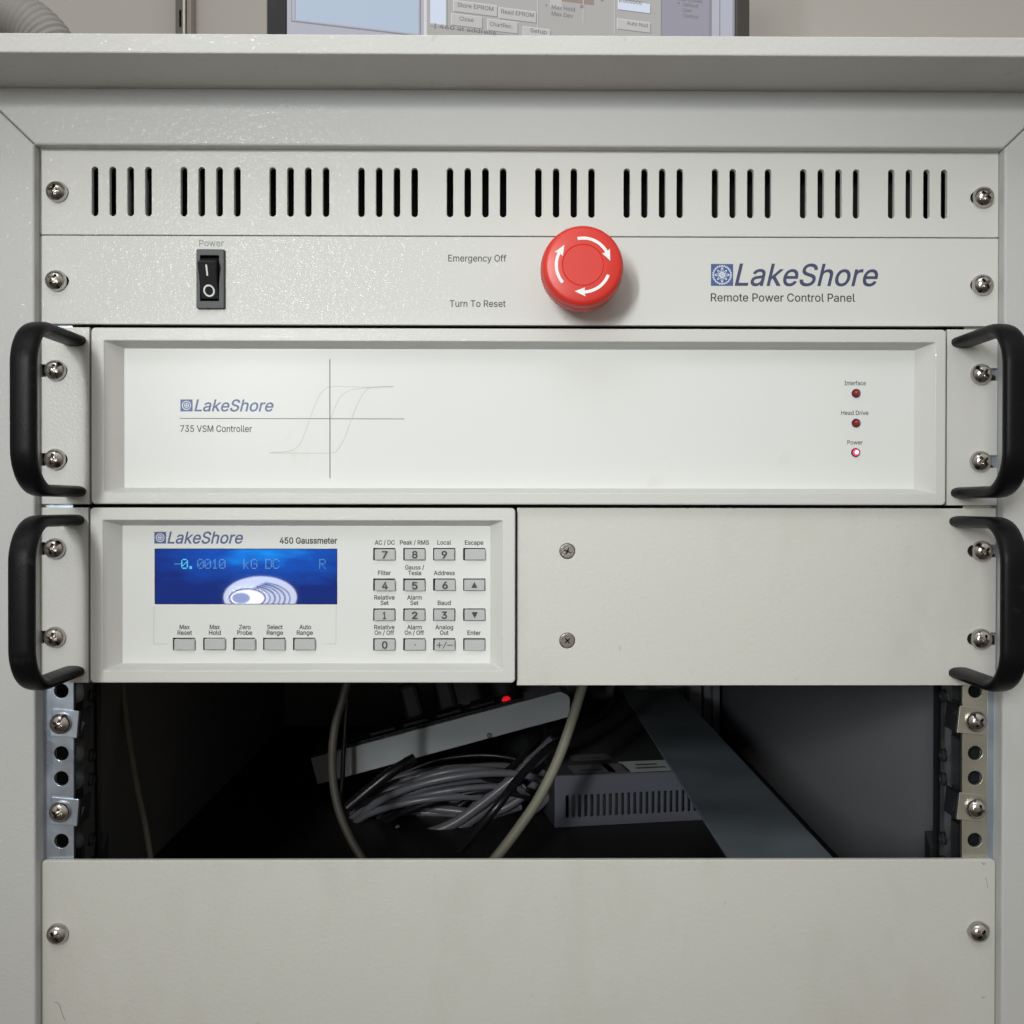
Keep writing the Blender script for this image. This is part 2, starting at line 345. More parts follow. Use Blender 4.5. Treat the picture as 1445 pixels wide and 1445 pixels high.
# outlines of the lettering, 1000 units to the em: character, advance, closed loops
GLYPHS = {}
for _ln in """ 	188	
#	440	242,0 326,509 377,509 294,0|10,140 19,192 400,192 391,140|64,0 147,509 198,509 115,0|40,316 49,368 429,368 421,316
*	453	201,223 206,331 114,272 89,315 186,365 89,415 114,459 206,400 201,509 250,509 246,400 337,459 362,415 266,365 362,315 337,272 246,331 250,223
+	453	198,34 198,364 255,364 255,34|61,172 61,226 391,226 391,172
-	453	337,244 337,188 114,188 114,244
.	188	95,-4 78,-1 63,9 53,24 50,41 53,59 63,73 78,83 95,87 113,83 128,73 138,59 141,41 138,24 128,9 113,-1
/	249	235,533 71,-76 14,-76 178,533
0	453	227,-7 174,1 130,24 95,62 69,113 53,178 48,254 53,330 69,395 95,447 130,484 174,508 227,516 279,508 323,484 358,447 384,395 400,330 405,254 400,178 384,113 359,62 323,24 279,1|227,50 261,56 290,74 313,103 330,144 340,194 344,254 340,314 330,365 313,405 290,435 261,453 227,460 192,453 163,435 140,405 123,365 113,314 109,254 113,194 123,144 140,103 163,74 192,56
1	453	76,0 76,55 391,55 391,0|276,509 276,0 212,0 212,448 209,448 86,358 86,427 198,509
2	453	64,0 64,47 234,229 282,282 299,305 311,327 318,348 320,371 317,397 308,419 293,436 273,449 250,457 224,460 196,457 172,447 153,433 139,413 130,390 127,362 66,362 71,405 86,442 111,473 143,496 182,511 225,516 268,511 306,497 337,474 361,445 376,411 381,372 378,345 371,318 357,290 336,259 267,180 153,60 153,57 389,57 389,0
3	453	218,-7 173,-3 133,10 98,30 70,57 52,91 44,132 109,132 115,107 126,87 144,71 165,59 191,52 219,50 248,53 275,61 297,74 315,93 325,116 329,145 326,172 316,196 299,217 275,234 242,244 201,248 157,248 157,299 288,448 288,452 70,452 70,509 372,509 372,461 211,278 211,289 264,288 308,276 344,253 371,222 387,186 393,145 387,103 370,66 344,36 309,12 266,-2
4	453	40,105 40,158 247,509 311,509 109,166 109,163 413,163 413,105|282,0 282,121 282,146 282,318 343,318 343,0
5	453	221,-7 178,-2 140,11 108,32 83,60 66,93 60,130 122,130 127,108 138,89 154,73 173,60 196,52 221,50 250,53 276,64 298,82 314,104 324,131 328,162 324,193 314,221 297,244 275,262 248,273 218,277 192,275 167,268 145,258 128,246 67,253 96,509 366,509 366,452 151,452 134,301 136,301 155,315 178,325 203,331 229,334 263,330 294,321 321,306 345,285 364,260 379,231 388,199 391,163 385,117 369,76 343,41 309,15 268,-1
6	453	226,-7 182,-1 142,15 109,40 84,74 69,115 64,162 68,199 80,239 102,285 137,340 252,509 322,509 151,261 145,261 154,275 165,288 179,299 196,307 214,312 235,314 278,309 316,295 346,271 370,240 384,201 389,157 384,112 368,73 343,39 310,14 271,-2|226,48 254,52 279,63 299,79 314,101 324,128 327,157 324,187 314,213 299,235 279,251 254,262 226,265 198,262 174,252 153,235 138,214 128,188 125,158 128,128 138,102 153,79 174,63 198,52
7	453	97,0 323,448 323,452 62,452 62,509 391,509 391,449 165,0
8	453	226,-7 178,-2 136,11 101,33 74,62 57,96 52,135 55,166 65,195 81,220 101,241 125,256 153,265 153,267 119,282 93,308 76,342 70,380 75,417 90,450 114,477 146,498 184,511 226,516 269,511 306,498 337,477 361,450 377,417 382,380 376,342 359,308 333,282 300,267 300,265 327,256 351,241 372,220 387,195 397,166 401,135 395,96 378,62 352,33 317,11 275,-2|226,49 258,52 285,60 307,74 323,91 333,113 337,139 333,165 322,189 305,208 283,223 256,232 226,235 196,232 169,223 147,208 130,189 119,165 115,139 119,113 129,91 145,74 167,60 195,52|226,290 252,292 274,300 293,313 307,330 316,351 319,376 316,399 308,420 294,437 275,449 252,457 226,460 200,457 177,449 159,437 145,420 136,399 133,376 136,351 145,330 159,313 178,300 201,292
9	453	226,516 271,510 310,494 343,468 368,434 384,393 389,347 385,309 373,270 350,224 315,168 200,0 130,0 301,248 307,248 299,234 287,221 273,210 257,202 238,196 218,195 175,199 137,214 106,237 83,269 68,307 64,352 69,397 85,436 110,469 143,494 182,510|226,460 199,457 174,446 154,429 138,407 129,381 125,352 129,322 138,295 154,274 174,257 199,247 226,243 254,247 279,257 299,273 314,295 324,321 327,350 324,381 314,407 299,429 279,446 254,457
A	480	16,0 201,509 276,509 463,0 395,0 287,302 264,372 232,478 245,478 213,371 191,302 85,0|110,142 110,199 370,199 370,142
B	456	60,0 60,509 241,509 289,504 329,491 359,469 381,442 394,410 398,374 395,344 387,320 373,301 356,286 336,275 315,267 315,262 339,257 363,245 385,227 402,203 414,173 418,136 413,100 400,67 377,39 344,18 301,4 247,0|125,57 245,57 296,63 330,80 349,105 355,137 352,161 342,184 327,203 306,218 279,228 248,231 125,231|125,285 238,285 265,288 288,296 308,309 323,326 333,348 336,372 330,403 313,429 283,446 240,452 125,452
C	510	267,-7 205,1 150,25 104,63 70,115 48,179 40,254 48,329 70,393 104,445 150,484 205,508 267,516 305,513 340,504 373,490 402,471 427,447 448,418 463,385 473,348 408,348 401,373 389,395 375,413 357,428 337,440 315,449 292,454 267,456 223,450 184,432 150,403 125,364 109,314 103,254 109,194 125,145 151,105 184,76 223,59 267,53 292,55 315,60 337,69 357,81 375,96 389,114 401,136 408,160 473,160 463,124 448,91 428,62 402,38 373,19 341,5 305,-4
D	502	219,0 96,0 96,57 215,57 272,63 318,81 354,110 379,149 394,198 399,255 394,312 379,361 354,399 320,428 275,446 221,452 93,452 93,509 225,509 294,501 353,478 377,461 399,441 418,418 433,391 455,329 462,255 455,181 433,119 417,92 398,68 376,48 351,31 291,8|125,509 125,0 60,0 60,509
E	419	60,0 60,509 372,509 372,452 125,452 125,286 355,286 355,229 125,229 125,57 375,57 375,0
F	410	60,0 60,509 369,509 369,452 125,452 125,278 346,278 346,221 125,221 125,0
G	520	269,-7 205,1 149,25 104,64 69,116 47,179 40,254 47,329 69,393 103,445 149,484 203,508 265,516 304,513 340,504 374,489 403,469 429,445 449,416 465,384 474,349 408,349 399,372 387,393 373,411 356,427 337,439 315,448 291,454 265,456 222,450 183,432 150,404 125,364 109,314 103,254 109,194 125,145 151,105 184,76 224,59 269,53 309,57 345,71 374,93 396,123 410,160 415,202 434,199 283,199 283,256 478,256 478,200 471,141 451,91 419,50 377,19 326,0
H	517	60,0 60,509 125,509 125,289 392,289 392,509 457,509 457,0 392,0 392,232 125,232 125,0
I	300	31,0 31,57 118,57 118,452 31,452 31,509 269,509 269,452 183,452 183,57 269,57 269,0
J	396	185,-7 153,-4 124,3 98,15 75,33 57,55 44,81 36,111 33,145 33,173 98,173 98,145 104,104 122,74 149,56 185,50 220,56 248,74 266,104 272,145 272,509 336,509 336,145 334,111 326,81 313,55 294,33 271,15 246,3 217,-4
K	467	104,145 104,216 139,261 174,303 212,344 364,509 448,509 231,276 228,276|60,0 60,509 125,509 125,334 124,225 125,193 125,0|372,0 188,259 228,309 449,0
L	393	60,0 60,509 125,509 125,57 361,57 361,0
M	628	60,0 60,509 152,509 277,187 287,159 299,123 311,84 322,49 307,49 318,83 330,121 342,158 352,187 476,509 568,509 568,0 504,0 504,291 504,327 505,369 506,413 507,457 513,457 498,409 482,363 467,322 456,291 342,0 286,0 170,291 159,321 145,361 129,408 112,457 119,457 120,416 121,372 122,328 122,291 122,0
N	523	60,0 60,509 136,509 343,183 363,151 388,107 414,55 405,54 401,108 399,157 399,195 399,509 463,509 463,0 387,0 202,290 177,331 148,381 108,452 119,454 122,384 124,328 125,291 125,0
O	533	267,-7 205,1 150,25 105,63 70,115 48,179 40,254 48,329 70,393 105,445 150,484 205,508 267,516 329,508 384,484 429,445 464,393 486,329 493,254 486,179 464,115 429,63 384,25 329,1|267,53 310,59 349,76 383,105 408,144 425,194 430,254 425,314 408,365 383,404 349,433 310,450 267,456 223,450 184,433 151,404 125,364 109,314 103,254 109,194 125,144 151,105 184,76 223,59
P	445	60,0 60,509 235,509 289,503 332,487 366,462 390,430 404,391 409,348 404,304 390,265 366,233 332,207 289,191 235,186 109,186 109,242 233,242 269,246 297,256 318,272 333,294 342,319 344,348 342,376 333,402 318,423 297,439 268,449 232,452 125,452 125,0
Q	533	245,159 313,159 369,85 384,65 468,-48 401,-48 346,27 331,46|267,-7 205,1 150,25 105,63 70,115 48,179 40,254 48,329 70,393 105,445 150,484 205,508 267,516 329,508 384,484 429,445 464,393 486,329 493,254 486,179 464,115 429,63 384,25 329,1|267,53 310,59 349,76 383,105 408,144 425,194 430,254 425,314 408,365 383,404 349,433 310,450 267,456 223,450 184,433 151,404 125,364 109,314 103,254 109,194 125,144 151,105 184,76 223,59
R	449	60,0 60,509 236,509 290,504 333,489 367,465 390,433 405,395 409,352 405,309 390,271 367,240 333,217 289,203 236,198 96,198 96,255 234,255 269,258 298,267 319,281 334,300 342,324 345,352 342,380 334,405 319,425 298,440 269,449 233,452 125,452 125,0|353,0 230,229 303,229 428,0
S	447	224,-9 172,-4 128,9 91,31 64,60 46,96 38,137 104,137 110,110 123,88 142,71 166,59 194,52 224,49 257,52 286,60 311,74 329,92 341,114 346,139 342,161 332,179 316,193 296,205 245,222 184,239 128,260 86,289 71,307 60,326 54,348 52,372 58,413 75,448 102,476 138,498 180,511 227,516 275,511 316,498 351,476 377,449 394,415 401,378 337,378 326,412 302,437 267,453 225,459 194,456 167,448 145,435 129,418 118,398 115,376 119,352 131,334 148,319 169,308 212,293 264,279 312,264 336,252 359,238 379,220 395,198 405,171 408,139 403,99 386,64 360,34 323,11 278,-4
T	449	32,452 32,509 417,509 417,452 257,452 257,0 193,0 193,452
U	517	259,-8 203,-2 154,15 114,43 85,80 66,124 60,173 60,509 124,509 124,178 128,144 141,113 160,87 187,68 220,56 259,52 298,56 331,68 357,87 377,113 389,144 393,178 393,509 457,509 457,173 451,124 433,80 403,43 363,15 315,-2
V	480	204,0 16,509 84,509 192,206 215,137 248,31 235,31 267,138 290,206 395,509 463,509 278,0
W	686	155,0 16,509 82,509 163,196 175,145 187,94 197,40 189,40 200,94 211,145 224,196 306,509 380,509 462,196 474,145 486,94 497,40 488,40 499,94 510,145 523,196 603,509 670,509 530,0 455,0 368,323 351,391 336,475 350,475 335,395 318,323 230,0
X	474	18,0 217,284 217,236 29,509 104,509 178,400 204,361 223,329 243,292 232,292 252,329 272,361 298,400 374,509 446,509 259,239 259,287 456,0 382,0 292,129 268,165 250,195 230,231 244,231 225,196 206,166 182,129 91,0
Y	472	203,0 203,208 16,509 91,509 192,344 222,292 250,230 224,230 251,293 280,344 381,509 455,509 268,208 268,0
Z	438	42,0 42,46 273,385 306,431 341,476 348,454 285,452 223,452 40,452 40,509 397,509 397,462 169,129 134,81 97,33 90,54 152,57 214,57 399,57 399,0
[	273	101,-96 101,539 236,539 236,487 160,487 160,-44 236,-44 236,-96
]	273	37,-96 37,-44 113,-44 113,487 37,487 37,539 172,539 172,-96
a	389	160,-9 126,-5 94,5 68,22 48,45 35,73 30,108 34,138 43,161 58,179 78,193 100,203 125,211 178,220 234,227 252,230 265,235 273,243 276,255 276,257 273,279 267,297 256,311 240,322 220,329 196,331 171,329 149,322 132,313 118,301 107,288 100,274 41,291 57,322 79,346 104,364 133,375 163,382 194,384 239,379 263,372 286,360 306,343 322,320 333,290 337,251 337,0 277,0 277,52 272,52 252,25 236,12 215,1 190,-6|170,45 202,49 228,59 248,74 263,93 272,115 276,138 276,190 259,182 231,176 200,171 175,168 134,159 117,150 103,139 95,124 92,105 94,87 102,72 114,61 130,52 149,47
b	424	229,-8 198,-5 172,4 153,17 138,31 118,59 112,59 112,0 53,0 53,509 114,509 114,319 118,319 137,346 152,360 171,373 197,381 229,384 274,378 313,361 345,332 370,293 385,245 390,189 385,133 370,84 346,45 313,16 274,-2|220,47 253,51 279,66 301,88 316,117 325,151 328,189 325,227 316,261 301,290 280,311 253,325 220,330 188,325 161,312 140,291 125,263 116,229 113,189 116,150 125,115 140,86 162,65 188,51
c	396	207,-8 159,-2 117,16 82,46 56,85 40,133 34,187 40,243 56,291 82,330 117,360 159,378 207,384 234,383 260,377 284,368 305,356 324,341 340,322 353,301 362,277 303,262 290,289 270,311 242,325 207,330 173,325 145,310 124,287 108,258 99,224 96,187 99,151 108,117 124,89 145,66 173,51 207,46 243,52 271,66 292,89 304,117 363,102 354,78 341,56 325,37 306,21 285,9 261,-1 235,-6
d	424	195,-8 151,-2 111,16 79,45 55,84 39,133 34,189 39,245 55,293 79,332 112,361 151,378 196,384 228,381 253,373 272,360 287,346 306,319 311,319 311,509 372,509 372,0 313,0 313,59 307,59 287,31 272,17 252,4 227,-5|205,47 236,51 263,65 284,86 299,115 309,150 312,189 309,229 300,263 284,291 263,312 237,325 205,330 172,325 145,311 124,290 108,261 99,227 96,189 99,151 109,117 124,88 145,66 172,51
e	404	212,-8 161,-2 117,16 82,46 56,85 40,132 34,187 39,242 55,290 81,329 115,359 157,378 205,384 236,382 266,374 294,361 319,341 341,315 357,282 368,242 371,194 371,169 75,169 75,221 338,221 310,202 307,237 298,269 283,294 263,314 237,326 205,330 173,326 146,313 125,294 109,270 99,241 96,211 96,178 100,139 110,106 128,80 151,61 179,50 212,46 234,48 254,53 271,61 285,73 297,88 306,105 365,91 353,63 335,39 311,19 283,4 249,-5
f	254	228,379 228,327 6,327 6,379|81,0 81,432 84,461 96,486 113,505 135,519 161,527 187,530 222,527 243,521 227,468 215,472 195,474 171,470 154,460 145,443 142,419 142,0
g	425	207,-151 168,-148 134,-140 105,-127 82,-110 64,-91 51,-69 101,-41 122,-66 136,-78 154,-88 178,-95 207,-97 249,-92 282,-75 295,-62 304,-47 310,-28 311,-6 311,68 306,68 287,41 272,28 252,16 227,8 195,5 152,10 113,27 80,53 55,90 39,136 34,191 39,246 55,293 80,332 112,361 152,378 196,384 228,382 253,373 273,360 288,346 308,319 313,319 313,379 372,379 372,-9 367,-54 350,-90 324,-117 291,-136 251,-147|205,59 237,63 264,75 285,95 300,121 309,154 312,193 309,231 300,264 285,291 264,312 237,325 205,330 172,325 145,312 124,290 109,262 99,229 96,193 99,155 109,123 124,96 145,76 172,63
h	410	114,227 114,0 53,0 53,509 114,509 114,287 102,287 124,332 152,362 187,379 227,384 264,380 295,369 321,349 341,321 353,285 357,240 357,0 296,0 296,235 290,275 273,304 246,323 210,329 184,326 161,317 141,303 126,283 117,257
i	167	53,0 53,379 114,379 114,0|84,443 67,446 54,455 44,468 41,483 44,499 54,512 67,521 84,524 100,521 114,512 123,499 126,483 123,468 114,455 100,446
j	167	53,379 114,379 114,-30 111,-63 102,-90 86,-113 65,-129 37,-139 4,-143 -10,-143 -10,-87 2,-87 25,-83 40,-72 50,-54 53,-29|83,443 67,446 53,455 44,468 41,483 44,499 53,512 67,521 83,524 100,521 114,512 123,499 126,483 123,468 114,455 100,446
k	381	110,137 110,212 121,212 284,379 360,379 184,199 177,199|53,0 53,509 114,509 114,0|294,0 148,186 191,229 372,0
l	189	139,-2 101,3 74,20 58,47 53,84 53,509 114,509 114,99 115,77 120,62 130,54 146,52 160,53 170,54 181,3 162,-1
m	610	53,0 53,379 112,379 112,295 108,295 118,323 132,346 151,363 172,376 195,384 219,386 257,380 287,361 309,331 321,295 312,295 322,321 337,343 357,361 381,375 407,383 437,386 468,383 497,372 522,354 541,328 553,296 557,255 557,0 496,0 496,254 490,289 473,313 447,326 419,330 395,328 374,320 358,307 345,290 338,270 335,247 335,0 274,0 274,260 269,288 253,311 229,326 199,330 178,328 158,320 140,307 126,289 117,266 114,238 114,0
n	410	114,227 114,0 53,0 53,379 112,379 112,287 102,287 124,332 152,362 187,379 227,384 264,380 295,369 321,349 341,321 353,285 357,240 357,0 296,0 296,235 290,275 273,304 246,323 210,329 184,326 161,317 141,303 126,283 117,257
o	415	207,-8 159,-2 117,16 82,46 56,85 40,133 34,187 40,243 56,291 82,330 117,360 159,378 207,384 256,378 299,360 333,330 359,291 376,243 381,187 376,133 359,85 333,46 299,16 256,-2|207,46 242,51 270,66 292,89 307,117 316,151 319,187 316,224 307,258 292,287 270,310 242,325 207,330 173,325 145,310 124,287 108,258 99,224 96,187 99,151 108,117 124,89 145,66 173,51
p	424	53,-143 53,379 112,379 112,319 118,319 137,346 152,360 171,373 197,381 229,384 274,378 313,361 345,332 370,293 385,245 390,189 385,133 370,84 346,45 313,16 274,-2 229,-8 198,-5 173,4 153,17 138,31 118,59 114,59 114,-143|220,47 253,51 279,66 301,88 316,117 325,151 328,189 325,227 316,261 301,290 280,311 253,325 220,330 188,325 161,312 140,291 125,263 116,229 113,189 116,150 125,115 140,86 162,65 188,51
q	424	372,-143 311,-143 311,59 306,59 287,31 272,17 252,4 227,-5 195,-8 151,-2 111,16 79,45 55,84 39,133 34,189 39,245 55,293 79,332 112,361 151,378 196,384 228,381 253,373 272,360 287,346 307,319 313,319 313,379 372,379|205,47 236,51 263,65 284,86 299,115 309,150 312,189 309,229 300,263 284,291 263,312 237,325 205,330 172,325 145,311 124,290 108,261 99,227 96,189 99,151 109,117 124,88 145,66 172,51
r	259	53,0 53,379 112,379 112,321 115,321 130,347 152,367 181,380 213,385 229,384 243,384 243,322 230,324 207,326 182,323 159,315 140,301 126,284 117,262 114,237 114,0
s	365	182,-8 145,-5 112,3 84,18 62,38 45,63 36,94 94,107 105,79 124,60 150,49 181,45 217,50 244,62 262,81 268,103 265,121 254,136 237,147 212,155 149,170 104,186 72,208 53,237 47,274 51,305 65,332 87,354 115,370 149,381 187,384 223,381 254,372 279,358 299,339 314,316 324,290 268,277 258,298 243,316 219,328 187,333 156,329 131,317 114,299 109,277 112,258 124,243 144,232 172,223 229,209 275,194 306,171 325,142 331,107 326,75 312,47 290,24 260,6 223,-5
t	227	204,379 204,327 6,327 6,379|65,471 126,471 126,98 128,76 136,61 150,53 170,50 185,51 202,54 213,2 192,-3 168,-4 125,2 92,21 72,52 65,93
u	410	182,-5 146,-1 115,11 89,31 69,59 57,95 53,139 53,379 114,379 114,144 119,105 137,75 164,56 200,50 226,53 249,62 268,77 283,97 293,122 296,153 296,379 357,379 357,0 298,0 298,92 307,92 286,47 257,17 222,0
v	389	163,0 17,379 84,379 165,155 187,87 206,21 184,21 203,87 224,155 305,379 371,379 226,0
w	567	138,0 23,379 87,379 133,214 154,137 175,41 165,41 186,135 206,214 252,379 316,379 362,214 382,136 402,41 391,41 413,135 434,214 480,379 545,379 429,0 368,0 319,172 305,225 291,280 277,338 291,338 277,280 263,225 248,172 199,0
x	379	21,0 171,218 171,171 29,379 100,379 147,306 179,253 207,206 175,206 202,253 233,306 282,379 352,379 209,169 209,214 358,0 287,0 231,85 200,136 173,182 205,182 178,136 148,85 91,0
y	389	47,-139 61,-86 71,-87 88,-90 104,-89 118,-84 130,-74 141,-58 151,-36 163,-1 17,379 84,379 165,155 187,87 206,21 184,21 202,87 224,155 305,379 371,379 204,-58 191,-85 177,-107 159,-124 139,-136 117,-143 91,-145 65,-143
z	380	42,0 42,46 254,320 254,323 48,323 48,379 333,379 333,331 126,60 126,56 339,56 339,0""".split('\n'):
    _c, _a, _l = _ln.split('\t')
    GLYPHS[_c] = (int(_a), [[tuple(int(q) for q in p.split(',')) for p in lp.split(' ')] for lp in _l.split('|')] if _l else [])
def _glyph(ch, bold, cache={}):
    """filled outline of one character (overlapping strokes united), thickened by bold"""
    key = (ch, bold)
    if key in cache: return cache[key]
    k = 0.7 / 509; loops = []
    for lp in GLYPHS[ch][1]:
        P = [Vector((p[0] * k, p[1] * k)) for p in lp]; n = len(P); out = []
        for i in range(n):
            d0 = (P[i] - P[i - 1]).normalized(); d1 = (P[(i + 1) % n] - P[i]).normalized()
            n0 = Vector((-d0.y, d0.x)); n1 = Vector((-d1.y, d1.x)); m_ = n0 + n1
            if m_.length < 0.2: out.append(P[i] + n0 * bold); continue
            m_.normalize(); out.append(P[i] + m_ * min(bold / max(m_.dot(n0), .45), 2 * bold) if bold else P[i])
        loops.append(out)
    V = []; E_ = []
    for lp in loops:
        o = len(V); V += lp; E_ += [(o + i, o + (i + 1) % len(lp)) for i in range(len(lp))]
    r = delaunay_2d_cdt(V, E_, [], 0, 1e-7); tris = []
    for f in r[2]:
        c = Vector((0, 0))
        for i in f: c += r[0][i]
        c /= len(f); w = 0
        for lp in loops:
            for p, q in zip(lp, lp[1:] + lp[:1]):
                if (p.y <= c.y) != (q.y <= c.y):
                    xx = p.x + (c.y - p.y) / (q.y - p.y) * (q.x - p.x)
                    if xx > c.x: w += 1 if q.y > p.y else -1
        if w: tris.append(f)
    cache[key] = ([(v.x, v.y) for v in r[0]], tris); return cache[key]
def glyphs(s, shear=0.0, bold=0.0, spacing=1.0):
    x = 0; k = 0.7 / 509; vs = []; fs = []
    for ch in s:
        if GLYPHS[ch][1]:
            V, T = _glyph(ch, bold); o = len(vs)
            vs += [(p[0] + x * k + shear * p[1], p[1], 0) for p in V]; fs += [[o + i for i in f] for f in T]
        x += GLYPHS[ch][0] * spacing
    me = bpy.data.meshes.new('tmp'); me.from_pydata(vs, [], fs); return me
CAPH = None
def text_bm(bm, s, px0, px1, pyb, cap, y, yoff=0.06, shear=0.0, bold=0.0, mi=0, mtx=None):
    """printed words filling px0..px1 on the baseline pyb of the photo, on the surface at depth y"""
    global CAPH
    if CAPH is None:
        t = glyphs('H'); CAPH = max(v.co.y for v in t.vertices); bpy.data.meshes.remove(t)
    me = glyphs(s, shear, bold); t = bmesh.new(); t.from_mesh(me); bpy.data.meshes.remove(me)
    xa = min(v.co.x for v in t.verts); xb = max(v.co.x for v in t.verts)
    x0, z0 = at(px0, pyb, y); x1, z1 = at(px1, pyb, y); zc = at(px0, pyb - cap, y)[1]
    kx = (x1 - x0) / (xb - xa); kz = (zc - z0) / CAPH
    for v in t.verts: v.co = Vector((x0 + (v.co.x - xa) * kx, y - yoff, (z0 + z1) / 2 + v.co.y * kz))
    for f in t.faces:
        f.normal_update()
        if f.normal.y > 0: f.normal_flip()
    merge(bm, t, mi)
def lettering(items, m, parent, y, name='lettering', bold=0.010, **kw):
    for it in items:
        bm = bmesh.new(); text_bm(bm, *it, y, bold=bold, **kw); from_bm(name, bm, m, parent, smooth=0)

# ------------------------------------------------------------------ shared shapes
def make_screw_mesh():
    bm = bmesh.new()
    R, H = 5.35, 4.9
    prof = [(0, -H)] + [(R * math.sin(a), -0.7 - (H - 0.7) * math.cos(a)) for a in [math.radians(x) for x in range(8, 91, 7)]] + [(R, -0.7), (R, -0.1), (R - .3, 0.0), (3.0, 0.0), (3.0, 2.7), (0, 2.7)]
    lathe(bm, prof, 0, 0, 40)
    bm.transform(Matrix.Scale(MM, 4)); me = bpy.data.meshes.new('screw'); bm.to_mesh(me); bm.free()
    o = bpy.data.objects.new('tmpscrew', me); COL.objects.link(o)
    # cross recess
    cb = bmesh.new()
    for ang in (0, 90):
        t = bmesh.new()
        w0, w1, l0, l1 = 0.85, 0.40, 3.5, 1.6
        vs = [t.verts.new(p) for p in ((-l0,-H-.6,-w0),(l0,-H-.6,-w0),(l0,-H-.6,w0),(-l0,-H-.6,w0),(-l1,-H+2.9,-w1),(l1,-H+2.9,-w1),(l1,-H+2.9,w1),(-l1,-H+2.9,w1))]
        for f in ((0,1,2,3),(7,6,5,4),(4,5,1,0),(5,6,2,1),(6,7,3,2),(7,4,0,3)): t.faces.new([vs[i] for i in f])
        bmesh.ops.recalc_face_normals(t, faces=t.faces[:])
        t.transform(Matrix.Rotation(math.radians(ang), 4, 'Y')); 
        me2 = bpy.data.meshes.new('cut'); t.transform(Matrix.Scale(MM, 4)); t.to_mesh(me2); t.free()
        c = bpy.data.objects.new('cut', me2); COL.objects.link(c)
        md = o.modifiers.new('b', 'BOOLEAN'); md.operation = 'DIFFERENCE'; md.object = c; md.solver = 'EXACT'
    cb.free()
    dg = bpy.context.evaluated_depsgraph_get()
    out = bpy.data.meshes.new_from_object(o.evaluated_get(dg))
    for ob in [x for x in COL.objects if x.name.startswith(('tmpscrew', 'cut'))]: bpy.data.objects.remove(ob)
    out.materials.clear(); out.materials.append(M['steel'])
    b2 = bmesh.new(); b2.from_mesh(out)
    # added dark backing plate, makes the slotted hole read black
    t = bmesh.new(); bm_box(t, -10.0, 10.0, 2.75, 2.95, -4.6, 4.6); t.transform(Matrix.Scale(MM, 4)); merge(b2, t, 1)
    b2.to_mesh(out); b2.free(); out.materials.append(M['dark'])
    out.polygons.foreach_set('use_smooth', [True] * len(out.polygons)); out.set_sharp_from_angle(angle=math.radians(40))
    out.name = 'screw'; return out
SCREW = make_screw_mesh()
def screw(px, py, parent, ang, y=0.0):
    x, z = at(px, py, y - 2.5)
    o = bpy.data.objects.new('screw', SCREW)
    link(o, parent, (x, y, z)); o.rotation_euler = (0, math.radians(ang), 0)
    # keep the slot backing level: rotation of a few degrees only matters for the recess
    return x, z
def handle(parent, xc, z_top, z_bot, h=54.0, hw=6.0, ht=2.9, r=19.0):
    bm = bmesh.new(); path = []
    path.append((1.5, z_top)); path.append((-(h - r), z_top))
    for i in range(1, 13):
        a = math.radians(90 * i / 12); path.append((-(h - r) - r * math.sin(a), z_top - r + r * math.cos(a)))
    zb = []
    for i in range(0, 13):
        a = math.radians(90 * i / 12); zb.append((-(h - r) - r * math.cos(a), z_bot + r - r * math.sin(a)))
    path += zb; path.append((1.5, z_bot))
    P = [Vector((xc, p[0], p[1])) for p in path]; loops = []
    for i, p in enumerate(P):
        a = P[max(0, i - 1)]; b_ = P[min(len(P) - 1, i + 1)]; t = (b_ - a).normalized(); nrm = t.cross(Vector((1, 0, 0))).normalized()
        ring = []
        for k in range(28):
            q = 2 * math.pi * k / 28; c, s = math.cos(q), math.sin(q)
            cx = math.copysign(abs(c) ** 0.8, c) * hw; cn = math.copysign(abs(s) ** 0.8, s) * ht
            ring.append(p + Vector((1, 0, 0)) * cx + nrm * cn)
        loops.append(ring)
    loft(bm, loops, 0, True, True)
    return from_bm('handle', bm, M['handle'], parent, smooth=50)
def ear_outline(xo, xi, z0, z1, notches, nh, nin):
    """flange plate with slots open to its outer edge; xo outer x, xi inner x"""
    s = 1 if xi > xo else -1
    pts = [(xi, z0), (xi, z1), (xo, z1)]
    for zc in sorted(notches, reverse=True):
        r = nh / 2; xe = xo + s * (nin - r)
        pts.append((xo, zc + r))
        for i in range(9):
            a = math.radians(90 - 180 * i / 8); pts.append((xe + s * r * math.cos(a), zc + r * math.sin(a)))
        pts.append((xo, zc - r))
    pts.append((xo, z0))
    return pts
def bezel(parent, x0, x1, z0, z1, ox0, ox1, oz0, oz1, ix0, ix1, iz0, iz1, yf=-5.0, yb=3.0):
    def L(a, b_, c, d, r, y): return [(p[0], y, p[1]) for p in rrect(a, b_, c, d, r, 5)]
    bm = bmesh.new()
    loft(bm, [L(x0, x1, z0, z1, 2.0, 9), L(x0, x1, z0, z1, 2.0, yf + .7), L(x0 + .2, x1 - .2, z0 + .2, z1 - .2, 1.85, yf + .2), L(x0 + .7, x1 - .7, z0 + .7, z1 - .7, 1.5, yf),
              L(ox0 - .5, ox1 + .5, oz0 - .5, oz1 + .5, .7, yf), L(ox0 - .12, ox1 + .12, oz0 - .12, oz1 + .12, .6, yf + .12), L(ox0, ox1, oz0, oz1, .5, yf + .4), L(ix0, ix1, iz0, iz1, .4, yb - .05), L(ix0, ix1, iz0, iz1, .4, 9)])
    return from_bm('bezel', bm, M['bezel'], parent, smooth=30)
